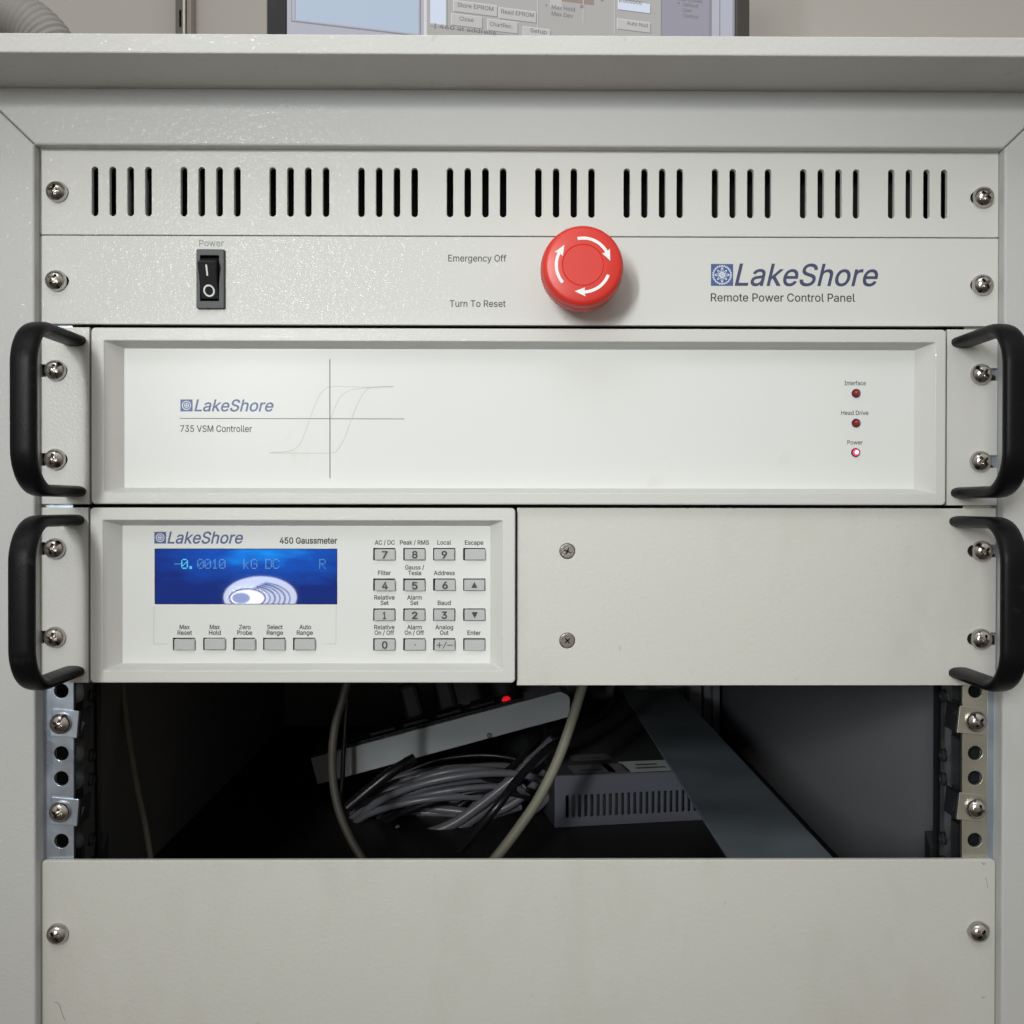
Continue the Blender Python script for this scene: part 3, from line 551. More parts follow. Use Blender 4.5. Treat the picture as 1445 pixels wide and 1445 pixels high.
def emblem(parent, px0, px1, py0, py1, y, detail, msq, mmk):
    x0, z1 = at(px0, py0, y); x1, z0 = at(px1, py1, y)
    bm = bmesh.new(); flat_rect(bm, x0, x1, z0, z1, y - .05, 0)
    cx, cz, s = (x0 + x1) / 2, (z0 + z1) / 2, (x1 - x0) / 2
    Y = y - .09
    if detail:
        gear = [((0.86 + 0.05 * math.cos(24 * a)) * s, a) for a in [2 * math.pi * i / 192 for i in range(192)]]
        flat_loops(bm, [[(cx + r * math.cos(a), cz + r * math.sin(a)) for r, a in gear], [(cx + (r - .11 * s) * math.cos(a), cz + (r - .11 * s) * math.sin(a)) for r, a in gear]], Y, 1)
        for k in range(8):
            a = math.radians(45 * k); ln, wd = (.29, .115) if k % 2 == 0 else (.25, .10); rc = .40 if k % 2 == 0 else .36
            def el(f): return [(cx + s * ((rc + ln * f * math.cos(q)) * math.cos(a) - wd * f * math.sin(q) * math.sin(a)), cz + s * ((rc + ln * f * math.cos(q)) * math.sin(a) + wd * f * math.sin(q) * math.cos(a))) for q in [2 * math.pi * i / 20 for i in range(20)]]
            flat_loops(bm, [el(1), [(p[0], p[1]) for p in el(.52)]], Y, 1)
        flat_loops(bm, [circ(cx, cz, .09 * s, 16)], Y - .02, 1)
    else:
        flat_loops(bm, [circ(cx, cz, .74 * s, 32), circ(cx, cz, .60 * s, 32)], Y, 1)
        flat_loops(bm, [circ(cx, cz, .42 * s, 24), circ(cx, cz, .31 * s, 24)], Y, 1)
        flat_rect(bm, cx - .055 * s, cx + .055 * s, cz - .42 * s, cz + .42 * s, Y - .02, 1)
        flat_rect(bm, cx - .42 * s, cx + .42 * s, cz - .055 * s, cz + .055 * s, Y - .03, 1)
    return from_bm('logo_emblem', bm, [msq, mmk], parent, smooth=0)

XL, XR = -241.3, 241.3
Z0 = 0.65; Z1 = -43.1; Z2 = -87.67; ZT3 = at(722, 463, 0)[1]
# ------------------------------------------------------------------ the room behind: wall, hanging rail, hose, monitor
YW = 820.0
bm = bmesh.new(); bm_box(bm, -1500, 1500, YW, YW + 60, -900, 1600)
o = from_bm('wall', bm, M['wall'], None, origin=(0, YW, -900)); o['kind'] = 'structure'; o['label'] = 'pale beige room wall behind the cabinet'
yS = YW - 22
x0, z0 = at(247.5, 20, yS); x1, _ = at(259, 20, yS); x2, _ = at(262, 20, yS); x3, _ = at(269, 20, yS)
t_ = thing('wall_standard', 'brown grey slotted metal upright on the wall, left of the monitor', 'wall upright', (x0, yS, 100))
zs0, zs1 = 150, 900
hz = [vslot((x0 + x1) / 2 + 1, z - 11, z + 11, 2.6) for z in [at(254, 26, yS)[1] + 62 * k for k in range(-3, 9)]]
plate('slotted_face', [(x0, zs0), (x1, zs0), (x1, zs1), (x0, zs1)], hz, yS, 2, M['standard'], t_, 0.3)
box('edge_strip', x1, x2, yS - 3, yS + 21, zs0, zs1, M['warmzinc'], t_)
box('side_flange', x2 + .1, x3, yS + 3, yS + 21, zs0, zs1, M['standardedge'], t_, 0.6)
box('slot_backing', x0 + .5, x1 - .5, yS + 8, yS + 10, zs0, zs1, M['dark'], t_)

# ribbed hose bend standing on the cabinet top, far left
yH = 330.0
cxh, czh = at(-28, 130, yH)
k_mm = (yH - CAM[1]) / F_PX
Rc = 118 * k_mm; rt = 34 * k_mm
bm = bmesh.new(); N = 228
path = [Vector((cxh + Rc * math.cos(a), yH, czh + Rc * math.sin(a))) for a in [math.radians(-62 + 304 * i / N) for i in range(N + 1)]]
tube(bm, path, rt, 28, 0, False, lambda i: 1.0 + 0.028 * math.sin(i * 2.05))
o = from_bm('ribbed_hose', bm, M['hose'], None, origin=(cxh, yH, czh - Rc))
o['label'] = 'grey ribbed hose bend at the far left behind the cabinet top'; o['category'] = 'hose'

# monitor, turned about 14 degrees
yM = 330.0; th = math.radians(-14.0)
xm, zm = at(716, 40, yM)
mon = thing('computer_monitor', 'black framed computer monitor showing grey program windows above the cabinet', 'monitor', (xm, yM, 60))
U_ = Vector((math.cos(th), -math.sin(th), 0)); N_ = Vector((-math.sin(th), -math.cos(th), 0))
RMON = Matrix.Translation(Vector((xm, yM, 0))) @ Matrix(((U_.x, -N_.x, 0, 0), (U_.y, -N_.y, 0, 0), (0, 0, 1, 0), (0, 0, 0, 1)))
def mon_pt(px, py):
    """local (u, z) on the monitor face under a measured photo point"""
    d = right * ((px - 722.5) / F_PX) - up * ((py - 722.5) / F_PX) + fwd
    c = Vector(CAM); q = Vector((xm, yM, 0)); t = (q - c).dot(N_) / d.dot(N_); p = c + d * t
    return (p - q).dot(U_), p.z
ua = mon_pt(377.5, 20)[0]; ub = mon_pt(405, 20)[0]; uc = mon_pt(1036.5, 20)[0]; ud = mon_pt(1056, 20)[0]
zbot = mon_pt(405, 60)[1] - 14
zs_lo = zbot + 6; zs_hi = zbot + 300
bm = bmesh.new()
bm_box(bm, ua, ub, -3, 38, zbot - 14, zs_hi + 20, 1.2, mi=0, mtx=RMON); bm_box(bm, uc, ud, -3, 38, zbot - 14, zs_hi + 20, 1.2, mi=1, mtx=RMON)
bm_box(bm, ub, uc, -3, 38, zbot - 14, zs_lo, 1.2, mtx=RMON); bm_box(bm, ub, uc, -3, 38, zs_hi, zs_hi + 20, 1.2, mtx=RMON)
from_bm('screen_bezel', bm, [M['mbezel'], M['mbezelside']], mon)
bm = bmesh.new(); bm_box(bm, ua + 4, ud - 4, 38, 52, zbot, zs_hi, 4, mtx=RMON); from_bm('rear_shell', bm, M['mbezel'], mon)
bm = bmesh.new(); bm_box(bm, -35, 35, 52, 66, 62, zbot + 120, 4, mtx=RMON); bm_box(bm, -110, 110, -40, 120, 46, 60, 5, mtx=RMON); from_bm('stand', bm, M['mbezel'], mon)
SCRM = ['scr_grey', 'scr_blue', 'scr_violet', 'scr_line', 'scr_light', 'scr_field', 'scr_text', 'scr_brown', 'scr_button', 'scr_lilac']
def scr_obj(name, parent, build):
    b_ = bmesh.new(); build(b_); b_.transform(RMON)
    return from_bm(name, b_, [M[k] for k in SCRM], parent, smooth=0)
def scr_rect(b_, p, lay, mi):
    """p: photo corners (left top, right bottom) -> a level rectangle on the screen"""
    (u0, z1), (u1, z0) = mon_pt(*p[0]), mon_pt(*p[1]); flat_rect(b_, u0, u1, max(z0, zs_lo), max(z1, zs_lo + .5), -lay * .15, mi)
def scr_text(b_, s, px0, py0, px1, py1, cap, lay=6):
    (u0, z0), (u1, z1) = mon_pt(px0, py0), mon_pt(px1, py1)
    me = glyphs(s, 0, 0.018); t = bmesh.new(); t.from_mesh(me); bpy.data.meshes.remove(me)
    xa = min(v.co.x for v in t.verts); xb = max(v.co.x for v in t.verts); kx = (u1 - u0) / (xb - xa); kz = cap * .65 / .7
    for v in t.verts: v.co = Vector((u0 + (v.co.x - xa) * kx, -lay * .15, (z0 + z1) / 2 + v.co.y * kz))
    for f in t.faces:
        f.normal_update()
        if f.normal.y > 0: f.normal_flip()
    merge(b_, t, 6)
def f_screen(b_):
    flat_rect(b_, ub - .5, uc + .5, zs_lo - .5, zs_hi + .5, -0.0, 9)
scr = scr_obj('screen', mon, f_screen)
def f_left(b_):
    u0 = mon_pt(411, 20)[0]; u1 = mon_pt(596, 20)[0]; z = mon_pt(411, 31)[1]
    flat_rect(b_, u0, u1, z, zs_hi - 5, -.15, 3)
    u0 = mon_pt(412, 20)[0]; z2 = mon_pt(415, 29.5)[1]; flat_rect(b_, u0, u1, z + 1.2, zs_hi - 6, -.25, 9)
    u0 = mon_pt(417, 20)[0]; u1 = mon_pt(590, 20)[0]; flat_rect(b_, u0, u1, z2 + 1.0, zs_hi - 8, -.4, 1)
    u0 = mon_pt(416, 20)[0]; u2 = mon_pt(417, 20)[0]; flat_rect(b_, u0, u2, z2 + 1.0, zs_hi - 8, -.45, 3)
    u0 = mon_pt(592, 20)[0]; u1 = mon_pt(594, 20)[0]; flat_rect(b_, u0, u1, zs_lo, zs_hi - 8, -.5, 3)
    u0 = mon_pt(598, 20)[0]; u1 = mon_pt(602, 20)[0]; flat_rect(b_, u0, u1, zs_lo, zs_hi - 8, -.5, 4)
scr_obj('screen_window', scr, f_left)
def f_main(b_):
    u0 = mon_pt(602.5, 20)[0]; u1 = mon_pt(990, 20)[0]; flat_rect(b_, u0, u1, zs_lo, zs_hi - 5, -.2, 0)
    u0 = mon_pt(607, 20)[0]; u1 = mon_pt(629, 20)[0]; flat_rect(b_, u0, u1, mon_pt(607, 33)[1], zs_hi - 8, -.4, 5)
    u0 = mon_pt(630.5, 20)[0]; u1 = mon_pt(631.5, 20)[0]; flat_rect(b_, u0, u1, mon_pt(631, 38)[1], zs_hi - 8, -.4, 3)
    flat_rect(b_, mon_pt(606, 34)[0], mon_pt(758, 34)[0], mon_pt(606, 36.5)[1] - .5, mon_pt(606, 36.5)[1], -.45, 3)
    # brown picture strip above the buttons
    u0 = mon_pt(632, 5)[0]; u1 = mon_pt(838, 8)[0]; flat_rect(b_, u0, u1, mon_pt(838, 8)[1], zs_hi - 60, -.45, 7)
    u0 = mon_pt(776, 5)[0]; flat_rect(b_, u0, u0 + 10, mon_pt(776, 5)[1] - 3, mon_pt(776, 5)[1] + 12, -.6, 8)
    # group boxes
    for (pa, pb) in (((762, 4), (823, 33)), ((758, 3), (759, 48)), ((866, 2), (867, 48))):
        (ua_, za_), (ub_, zb_) = mon_pt(*pa), mon_pt(*pb)
        flat_rect(b_, ub_ - .5, ub_, min(zb_, za_), max(za_, zb_) + 40, -.5, 4); flat_rect(b_, ub_, ub_ + .5, min(zb_, za_), max(za_, zb_) + 40, -.5, 3)
scr_obj('screen_window', scr, f_main)
def f_right(b_):
    u0 = mon_pt(934, 20)[0]; u1 = mon_pt(1003, 20)[0]; flat_rect(b_, u0, u1, zs_lo, zs_hi - 6, -.6, 2)
    for a_, c_, mi in ((932, 934, 3), (1000, 1004, 3), (1004, 1014, 9), (1014.5, 1016, 3), (1016, 1033, 9), (1033, 1036, 2)):
        flat_rect(b_, mon_pt(a_, 20)[0], mon_pt(c_, 20)[0], zs_lo, zs_hi - 4, -.75, mi)
scr_obj('screen_window', scr, f_right)
def button(pl, pr, h_mm, mi=8):
    def f(b_):
        (u0, z0), (u1, z1) = mon_pt(*pl), mon_pt(*pr); z = (z0 + z1) / 2
        flat_rect(b_, u0 + .6, u1 + .8, z - h_mm - .8, z - .6, -.55, 3); flat_rect(b_, u0 - .5, u1, z - h_mm, z + .5, -.65, 4); flat_rect(b_, u0, u1, z - h_mm, z, -.72, mi)
    scr_obj('screen_button', scr, f)
button((640, 1), (701, 9), 8.5); button((704, 11), (756, 18), 8.5)
button((637, 20), (680, 25), 8.8); button((688, 27), (730, 33), 8.8); button((738, 38), (776, 43), 8.8)
button((872, 0), (917, 8), 7.4, 5); button((871, 27), (917, 33), 8.2)
def f_words(b_):
    for a in (('Store EPROM', 645, 9.5, 696, 17, 5.2), ('Read EPROM', 707, 19, 753, 26, 5.2), ('Close', 648, 29.5, 668, 32, 5), ('ChartRec.', 691, 36.5, 723, 41.5, 5), ('Setup', 748, 45.5, 771, 49.5, 5),
              ('[ 460 at address', 613, 40, 700, 50, 5), ('Max Hold', 778, 12.5, 811, 17.5, 5), ('Max Dev', 778, 21.5, 808, 27, 5), ('6.000000', 873, 3, 905, 8, 4.6), ('Auto Null', 884, 35, 914, 40, 4.6),
              ('Field Unused', 955, 0.5, 990, 5.5, 4.8), ('Default', 963, 9, 985, 12, 4.6), ('User', 963, 17, 976, 18.5, 4.6), ('Control', 963, 24, 985, 28, 4.6), ('*', 769, 11, 772, 11.5, 4), ('*', 955, 8, 959, 8.5, 4), ('#', 818, 12.5, 823, 13, 5), ('#', 847, 2.5, 852, 3, 5)):
        scr_obj('screen_lettering', scr, lambda b_, a=a: scr_text(b_, *a))
f_words(None)

# ------------------------------------------------------------------ the cabinet
cab = thing('rack_cabinet', 'light grey steel equipment rack cabinet with textured paint holding the instrument panels', 'cabinet', (0, 300, -1000))
YF = -6.0
xsl = at(49.5, 600, YF)[0]; xsr = at(1415.5, 700, YF)[0]
zr0 = at(722, 206.5, YF)[1]                              # lower edge of the top rail
ztop = at(722, 131, YF)[1]                               # underside of the cabinet top
zr1 = ztop + 2
YO = -46.0
w = 26.0
Rz = zr1 - zr0
def prism(name, poly, y0, y1, m, parent, bev):
    return plate(name, poly, [], y0, y1 - y0, m, parent, bev)
g_ = 0.22
xo_l, xo_r = xsl - 100, xsr + 100
sl_l = (at(52, 205, YF)[1] - at(0, 155, YF)[1]) / (at(52, 205, YF)[0] - at(0, 155, YF)[0])
tl = Rz / -sl_l
# mitred joint: the top rail narrows towards the opening
prism('top_rail', [(xsl + g_, zr0), (xsr - g_, zr0), (xsr - g_ + tl, zr1), (xsl + g_ - tl, zr1)], YF, 40, M['frame'], cab, 1.1)
prism('frame_stile', [(xsl - g_, zr0), (xsl - g_ - tl, zr1), (xo_l, zr1), (xo_l, -700), (xsl - g_, -700)], YF, 40, M['frame'], cab, 1.1)
prism('frame_stile', [(xsr + g_, zr0), (xsr + g_, -700), (xo_r, -700), (xo_r, zr1), (xsr + g_ + tl, zr1)], YF, 40, M['frame'], cab, 1.1)
# cabinet top with its overhang
zt0 = at(722, 77, YO)[1]; zt1 = at(722, 49, YO)[1]
box('cabinet_top', -420, 420, YO, 700, zt0, zt1, M['top'], cab, 0.7)
box('top_filler', -400, 400, -4.0, 690, zr1 - .5, zt0 + .3, M['frame'], cab)
# inner shell
ZF = -178.5 - 262
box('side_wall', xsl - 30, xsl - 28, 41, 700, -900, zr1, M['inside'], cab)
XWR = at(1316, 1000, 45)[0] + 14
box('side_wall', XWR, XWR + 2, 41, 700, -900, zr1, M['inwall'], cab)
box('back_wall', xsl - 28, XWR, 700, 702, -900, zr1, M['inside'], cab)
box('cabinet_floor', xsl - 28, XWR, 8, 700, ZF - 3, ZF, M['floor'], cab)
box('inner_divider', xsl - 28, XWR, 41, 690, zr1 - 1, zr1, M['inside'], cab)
# rear corner post seen at the back right
bm = bmesh.new()
for px0, px1, yy in ((973, 990, 640), (993, 1003, 655), (1006, 1016, 640)):
    bm_box(bm, at(px0, 980, yy)[0], at(px1, 980, yy)[0], yy, yy + 20, -900, 0, 1.0)
from_bm('rear_post', bm, M['inwall'], cab)
# mounting rails: pierced front strip and black flange running back
YR = 3.3
zc_holes = [975.0, 1019.5, 1064.0, 1099.0, 1144.0, 1188.0, 1224.0]
def rail(side):
    if side < 0: xa, xb, hx = at(62, 1080, YR)[0], at(104, 1080, YR)[0], at(86.5, 1080, YR)[0]
    else: xa, xb, hx = at(1403, 1080, YR)[0], at(1358, 1080, YR)[0], at(1376, 1080, YR)[0]
    holes = []
    z = at(722, 975, YR)[1]; step = [-15.875, -15.875, -12.7]
    zz = z; lst = [z]
    for k in range(30): zz += step[k % 3]; lst.append(zz)
    zz = z
    for k in range(24): zz -= step[(2 - k) % 3]; lst.append(zz)
    holes = [circ(hx, q, 3.65, 26) for q in lst if -680 < q < zr0 - 6]
    p = plate('mounting_rail', [(min(xa, xb), -690), (max(xa, xb), -690), (max(xa, xb), zr0 - 1), (min(xa, xb), zr0 - 1)], holes, YR, 2.0, M['zinc'] if side < 0 else M['warmzinc'], cab, 0.2)
    # flange plane x = xb, from YR back 36 mm; drawn in (y, z)
    cut = []
    zf = at(722, 1064, YR)[1]
    for k in range(-8, 14):
        zc = (lst[2] + lst[3]) / 2 + k * 44.45
        if -660 < zc < zr0 - 30: cut.append(rrect(YR + 3.2, YR + 13.5, zc - 13, zc + 13, .6, 2))
        for dz in (-6.35, 6.35):
            if -660 < zc < zr0 - 30: cut.append(circ(YR + 24.5, zc + dz - 7, 3.4, 22))
    me = curve_mesh([[(YR + 2.05, -690), (YR + 36, -690), (YR + 36, zr0 - 1), (YR + 2.05, zr0 - 1)]] + cut, .8, .15)
    b_ = bmesh.new(); b_.from_mesh(me); bpy.data.meshes.remove(me)
    b_.transform(Matrix(((0, 0, -side, xb + side * 0.9), (1, 0, 0, 0), (0, 1, 0, 0), (0, 0, 0, 1))))
    bmesh.ops.recalc_face_normals(b_, faces=b_.faces[:])
    from_bm('rail_flange', b_, M['blackmetal'], p)
    # pale outer return of the rail
    xo = at(1404.5, 1080, YR)[0] if side > 0 else at(60.5, 1080, YR)[0]
    if side > 0:
        box('rail_lip', at(1394, 1080, 2.6)[0], at(1404.5, 1080, 2.6)[0], 3.1, 3.28, -690, zr0 - 1, M['zinc'], p, 0.2)
    else:
        box('rail_lip', at(59.5, 1080, 2.6)[0], at(62.5, 1080, 2.6)[0], 3.1, 3.28, -690, zr0 - 1, M['zinc'], p, 0.2)
    # small black bracket at the bottom of the opening
    zb = at(722, 1216, 30)[1]
    xx = at(150 if side < 0 else 1308, 1190, 44)[0]
    b_ = bmesh.new()
    flz = [(39.6, zb - 10), (47, zb - 10), (47, zb + 11), (39.6, zb + 4)]
    vs0 = [b_.verts.new((xx, q[0], q[1])) for q in flz]; vs1 = [b_.verts.new((xx + side * 5, q[0], q[1])) for q in flz]
    b_.faces.new(vs0); b_.faces.new(vs1[::-1])
    for i in range(4): b_.faces.new((vs0[i], vs1[i], vs1[(i + 1) % 4], vs0[(i + 1) % 4]))
    bmesh.ops.recalc_face_normals(b_, faces=b_.faces[:])
    from_bm('rail_bracket', b_, M['blackmetal'], p)
    return xa, xb, hx, p
RL = rail(-1); RR = rail(1)
# beige inner lip behind the left rail's cut-outs
box('rail_dark_sheet', RL[1] - 18, RL[1] - 1.5, YR + 15, YR + 16, -690, -200, M['blackmetal'], RL[3])  # black sheets added on both sides to keep the rail holes dark
box('rail_dark_sheet', RR[1] + 1.5, RR[1] + 18, YR + 15, YR + 16, -690, -200, M['blackmetal'], RR[3])
box('inner_lip', RL[1] - 6.5, RL[1] - 4.0, 20.5, 24, -690, -200, M['frame'], RL[3])
box('inner_lip', RR[1] + 4.0, RR[1] + 6.5, 20.5, 24, -690, -200, M['blackmetal'], RR[3])
# horizontal support rail running to the back, on the right
zsup = -178.5 - 193
def on_level(px, py, z):
    d = right * ((px - 722.5) / F_PX) - up * ((py - 722.5) / F_PX) + fwd
    t = (z - CAM[2]) / d.z; return Vector(CAM) + d * t
pts = [on_level(878, 972, zsup), on_level(960, 975, zsup)]
xs0 = (on_level(878, 972, zsup).x + on_level(1024, 1209, zsup).x) / 2; xs1 = (on_level(960, 975, zsup).x + on_level(1168, 1209, zsup).x) / 2
ysup = on_level(920, 973, zsup).y
bm = bmesh.new(); bm_box(bm, xs0, xs1, 20, ysup, zsup - 2, zsup, .4); bm_box(bm, xs1 - 1.5, xs1, 20, ysup, zsup - 46, zsup - 2.3, .3)
from_bm('support_rail', bm, M['support'], cab)

# ------------------------------------------------------------------ clip nuts in the open bay
def clip(px, py, side, label):
    x, z = at(px, py, 2.2 - 2.5)
    t = thing('clip_nut', label, 'clip nut', (x, 2.6, z), 'clip nuts with screws on the open rails')
    xb = (RL if side < 0 else RR)[1]
    bm = bmesh.new()
    mt = Matrix.Translation(Vector((x, 0, z))) @ Matrix.Rotation(math.radians(5 if side < 0 else 6), 4, 'Y') @ Matrix.Translation(Vector((-x, 0, -z)))
    xo, xi = x + side * 5.2, xb - side * 2.6
    bm_box(bm, min(xo, xi), max(xo, xi), 2.2, 2.9, z - 6.9, z + 6.9, .25, mtx=mt)
    from_bm('front_plate', bm, M['zinc'] if side < 0 else M['warmzinc'], t)
    bm = bmesh.new()
    bm_box(bm, xi - .4, xi + .4, 3.0, 17, z - 6.8, z + 6.8, .2, mtx=mt)
    bm_box(bm, xi - .4, xi + .4, 3.0, 17, z + 5.9, z + 6.8, .2, mtx=mt)
    from_bm('spring_side', bm, M['blackmetal'], t)  # side of the zinc clip coloured black, shading put into the colour
    screw(px, py, t, random.uniform(10, 60), 2.2)
clip(83.5, 1022, -1, 'zinc clip nut with domed screw, upper one on the left rail of the open bay')
clip(82.5, 1147, -1, 'zinc clip nut with domed screw, lower one on the left rail of the open bay')
clip(1380, 1019, 1, 'zinc clip nut with domed screw, upper one on the right rail of the open bay')
clip(1380, 1142, 1, 'zinc clip nut with domed screw, lower one on the right rail of the open bay')

# ------------------------------------------------------------------ vent panel
vent = thing('vent_panel', 'cream vented blank panel with ten groups of upright slots, topmost in the rack', 'vent panel', (0, 1.5, Z1))
xa = at(134, 270, 0)[0]; xz = at(1332.5, 274, 0)[0]; za = at(722, 237.3, 0)[1]; zb = at(722, 306.7, 0)[1]
gp = (xz - xa) / (9 + 3 * 0.2003); sp = gp * 0.2003
holes = [vslot(xa + gp * i + sp * j, zb, za, 3.25) for i in range(10) for j in range(4)]
zv = at(78, 269, -2.5)[1]; zv2 = at(1389.7, 277, -2.5)[1]
holes += [hslot(at(66, 269)[0], at(96.5, 269)[0], zv, 6.4), hslot(at(1369.5, 277)[0], at(1403, 277)[0], zv2, 6.4)]
plate('panel_plate', rrect(XL, XR, Z1 + .25, Z0, 0.9, 4), holes, 0, 3.1, M['panel'], vent, 0.3)
screw(78, 269, vent, 5); screw(1389.7, 277, vent, 40)
box('dark_slot_sheet', -205, 205, 14, 15, Z1 + 3, Z0 - 3, M['dark'], vent)  # unseen dark sheet added so the vent slots show black

# ------------------------------------------------------------------ remote power control panel
rem = thing('power_control_panel', 'cream control panel with rocker switch and red emergency button, second from the top', 'control panel', (0, 1.5, Z2))
zl = at(77, 395, -2.5)[1]; zr = at(1388.6, 401, -2.5)[1]
XS, ZS = at(298, 394, 0)
holes = [hslot(at(66, 395)[0], at(97, 395)[0], zl, 6.4), hslot(at(1369.5, 401)[0], at(1403, 401)[0], zr, 6.4)]
sx0, sz1 = at(277, 351.5, -1.8); sx1, sz0 = at(316.5, 435.5, -1.8)
holes += [rrect(sx0 + 1, sx1 - 1, sz0 + 1, sz1 - 1, .3, 2)]
plate('panel_plate', rrect(XL, XR, Z2, Z1 - .25, 0.9, 4), holes, 0, 3.1, M['panel'], rem, 0.3)
screw(77, 395, rem, 30); screw(1388.6, 401, rem, 55)
# rocker switch
box_hole = rrect(sx0 + 2.0, sx1 - 2.8, sz0 + 3.9, sz1 - 3.2, .25, 2)
sw = plate('power_switch', rrect(sx0, sx1, sz0, sz1, .7, 4), [box_hole], -1.9, 9, M['housing'], rem, 0.35)
rx0, rx1 = sx0 + 2.3, sx1 - 3.1; rz0, rz1 = sz0 + 4.3, sz1 - 3.7
bm = bmesh.new(); zt_r = at(290, 369.8, -8)[1]; zb_r = at(295, 421.3, -1.2)[1]
prof = [(-1.0, zb_r), (-8.0, zt_r), (-7.6, zt_r + .5), (0.5, rz1), (6, rz1), (6, zb_r)]
a_ = [bm.verts.new((rx0, p[0], p[1])) for p in prof]; c_ = [bm.verts.new((rx1, p[0], p[1])) for p in prof]
bm.faces.new(a_); bm.faces.new(c_[::-1])
for i in range(6): bm.faces.new((a_[i], c_[i], c_[(i + 1) % 6], a_[(i + 1) % 6]))
bmesh.ops.recalc_face_normals(bm, faces=bm.faces[:]); bmesh.ops.bevel(bm, geom=bm.edges[:], offset=.18, segments=2, affect='EDGES')
from_bm('rocker', bm, M['rockerblack'], sw)
def on_rocker(z): return -1.0 - 7.0 * (z - zb_r) / (zt_r - zb_r)
bm = bmesh.new(); xc = (rx0 + rx1) / 2
zB, zA = at(289, 373.3, -7.6)[1], at(291, 389, -5.5)[1]
vs = [bm.verts.new(p) for p in ((xc - .42, on_rocker(zA) - .08, zA), (xc + .42, on_rocker(zA) - .08, zA), (xc + .42, on_rocker(zB) - .08, zB), (xc - .42, on_rocker(zB) - .08, zB))]
bm.faces.new(vs)
zc = at(294, 410.3, -2.5)[1]; nn = 36
ro = [bm.verts.new((xc + 2.85 * math.cos(q), on_rocker(zc + 2.85 * math.sin(q)) - .08, zc + 2.85 * math.sin(q))) for q in [2 * math.pi * i / nn for i in range(nn)]]
ri = [bm.verts.new((xc + 2.05 * math.cos(q), on_rocker(zc + 2.05 * math.sin(q)) - .08, zc + 2.05 * math.sin(q))) for q in [2 * math.pi * i / nn for i in range(nn)]]
for i in range(nn): bm.faces.new((ro[i], ro[(i + 1) % nn], ri[(i + 1) % nn], ri[i]))
from_bm('switch_marks', bm, M['white'], sw, smooth=0)
# emergency button
ex, ez = at(823, 373.8, -31)
em = bmesh.new()
lathe(em, [(0, -30.6), (9.4, -30.6), (9.75, -30.38), (10.1, -30.6), (16.6, -30.5), (18.2, -29.9), (19.1, -28.6), (19.5, -26.6), (19.6, -24.0)], ex, ez, 96)
wob = lambda i, r, y: (0.14 if i % 2 else -0.14)
lathe(em, [(19.55, -24.0), (19.75, -23.8), (19.75, -17.2), (19.2, -16.6), (14.5, -16.2), (13.2, -15.0)], ex, ez, 160, 0, 0, wob)
btn = from_bm('emergency_button', em, M['red'], rem, smooth=40)
cm = bmesh.new(); lathe(cm, [(13.4, -15.5), (12.6, -11), (12.6, -5), (14.8, -4.2), (14.8, 0)], ex, ez, 48); from_bm('button_collar', cm, M['red'], btn)
bm = bmesh.new()
for a0, a1 in ((102, 9), (-21, -108), (-139.5, -227)):
    h_ = a1 + 21; n_ = 18; rm, wd = 12.75, 0.74; yy = -30.72
    A = [math.radians(a0 + (h_ - a0) * i / n_) for i in range(n_ + 1)]
    pts = [((rm + wd) * math.cos(q), (rm + wd) * math.sin(q)) for q in A]
    hb = math.radians(h_ - 1); tip = math.radians(a1)
    pts += [((rm + 2.15) * math.cos(hb + .05), (rm + 2.15) * math.sin(hb + .05)), ((rm + .3) * math.cos(tip), (rm + .3) * math.sin(tip)), ((rm - 2.15) * math.cos(hb + .05), (rm - 2.15) * math.sin(hb + .05))]
    pts += [((rm - wd) * math.cos(q), (rm - wd) * math.sin(q)) for q in reversed(A)]
    flat_loops(bm, [[(ex + p[0], ez + p[1]) for p in pts]], yy)
from_bm('turn_arrows', bm, M['white'], btn, smooth=0)
lettering([('Emergency Off', 632.5, 714.5, 369, 9.2), ('Turn To Reset', 634.5, 713.5, 433, 9.2)], M['ink'], rem, 0)
lettering([('Power', 281, 316, 347.5, 9)], M['wornink'], rem, 0)
lettering([('Remote Power Control Panel', 1003, 1206.5, 425.5, 11.2)], M['ink'], rem, 0)
lettering([('LakeShore', 1036.5, 1239, 403.2, 30.5)], M['slate'], rem, 0, name='logo_lettering', shear=0.24, bold=0.012)
emblem(rem, 1003.3, 1034.5, 372.5, 403.5, 0, True, M['blueink'], M['palemark'])

# ------------------------------------------------------------------ VSM controller
YOV = 3.0
vsm = thing('instrument_controller', 'wide white instrument with three red lamps and a loop graph, full width between black handles', 'instrument', (0, 1.5, at(722, 713)[1]))
def ears_screws(parent, side, ztop_, zbot_, xo, xi, scr_px, nin, mm_):
    ns = []
    for (px, py, a) in scr_px: ns.append(at(px, py, -2.5)[1])
    e_ = plate('rack_ear', ear_outline(xo, xi, zbot_, ztop_, ns, 6.2, nin), [], 0, 3.1, mm_, parent, 0.3)
    for (px, py, a) in scr_px: screw(px, py, parent, a)
    return e_
vz1 = at(722, 463.3)[1]; vz0 = at(722, 712.3)[1]
ears_screws(vsm, -1, vz1, vz0, XL, at(126.3, 580)[0], [(76, 522, 20), (75.5, 648, 10)], at(95, 522)[0] - XL, M['bezel'])
ears_screws(vsm, 1, vz1, vz0, XR, at(1336.5, 580)[0], [(1387, 527.5, 35), (1386, 651, 50)], XR - at(1370, 522)[0], M['bezel'])
def B(px, py, y): return at(px, py, y)
bx0 = B(128.5, 580, -5)[0]; bx1 = B(1335, 580, -5)[0]; bz1 = B(722, 463.5, -5)[1]; bz0 = B(722, 712, -5)[1]
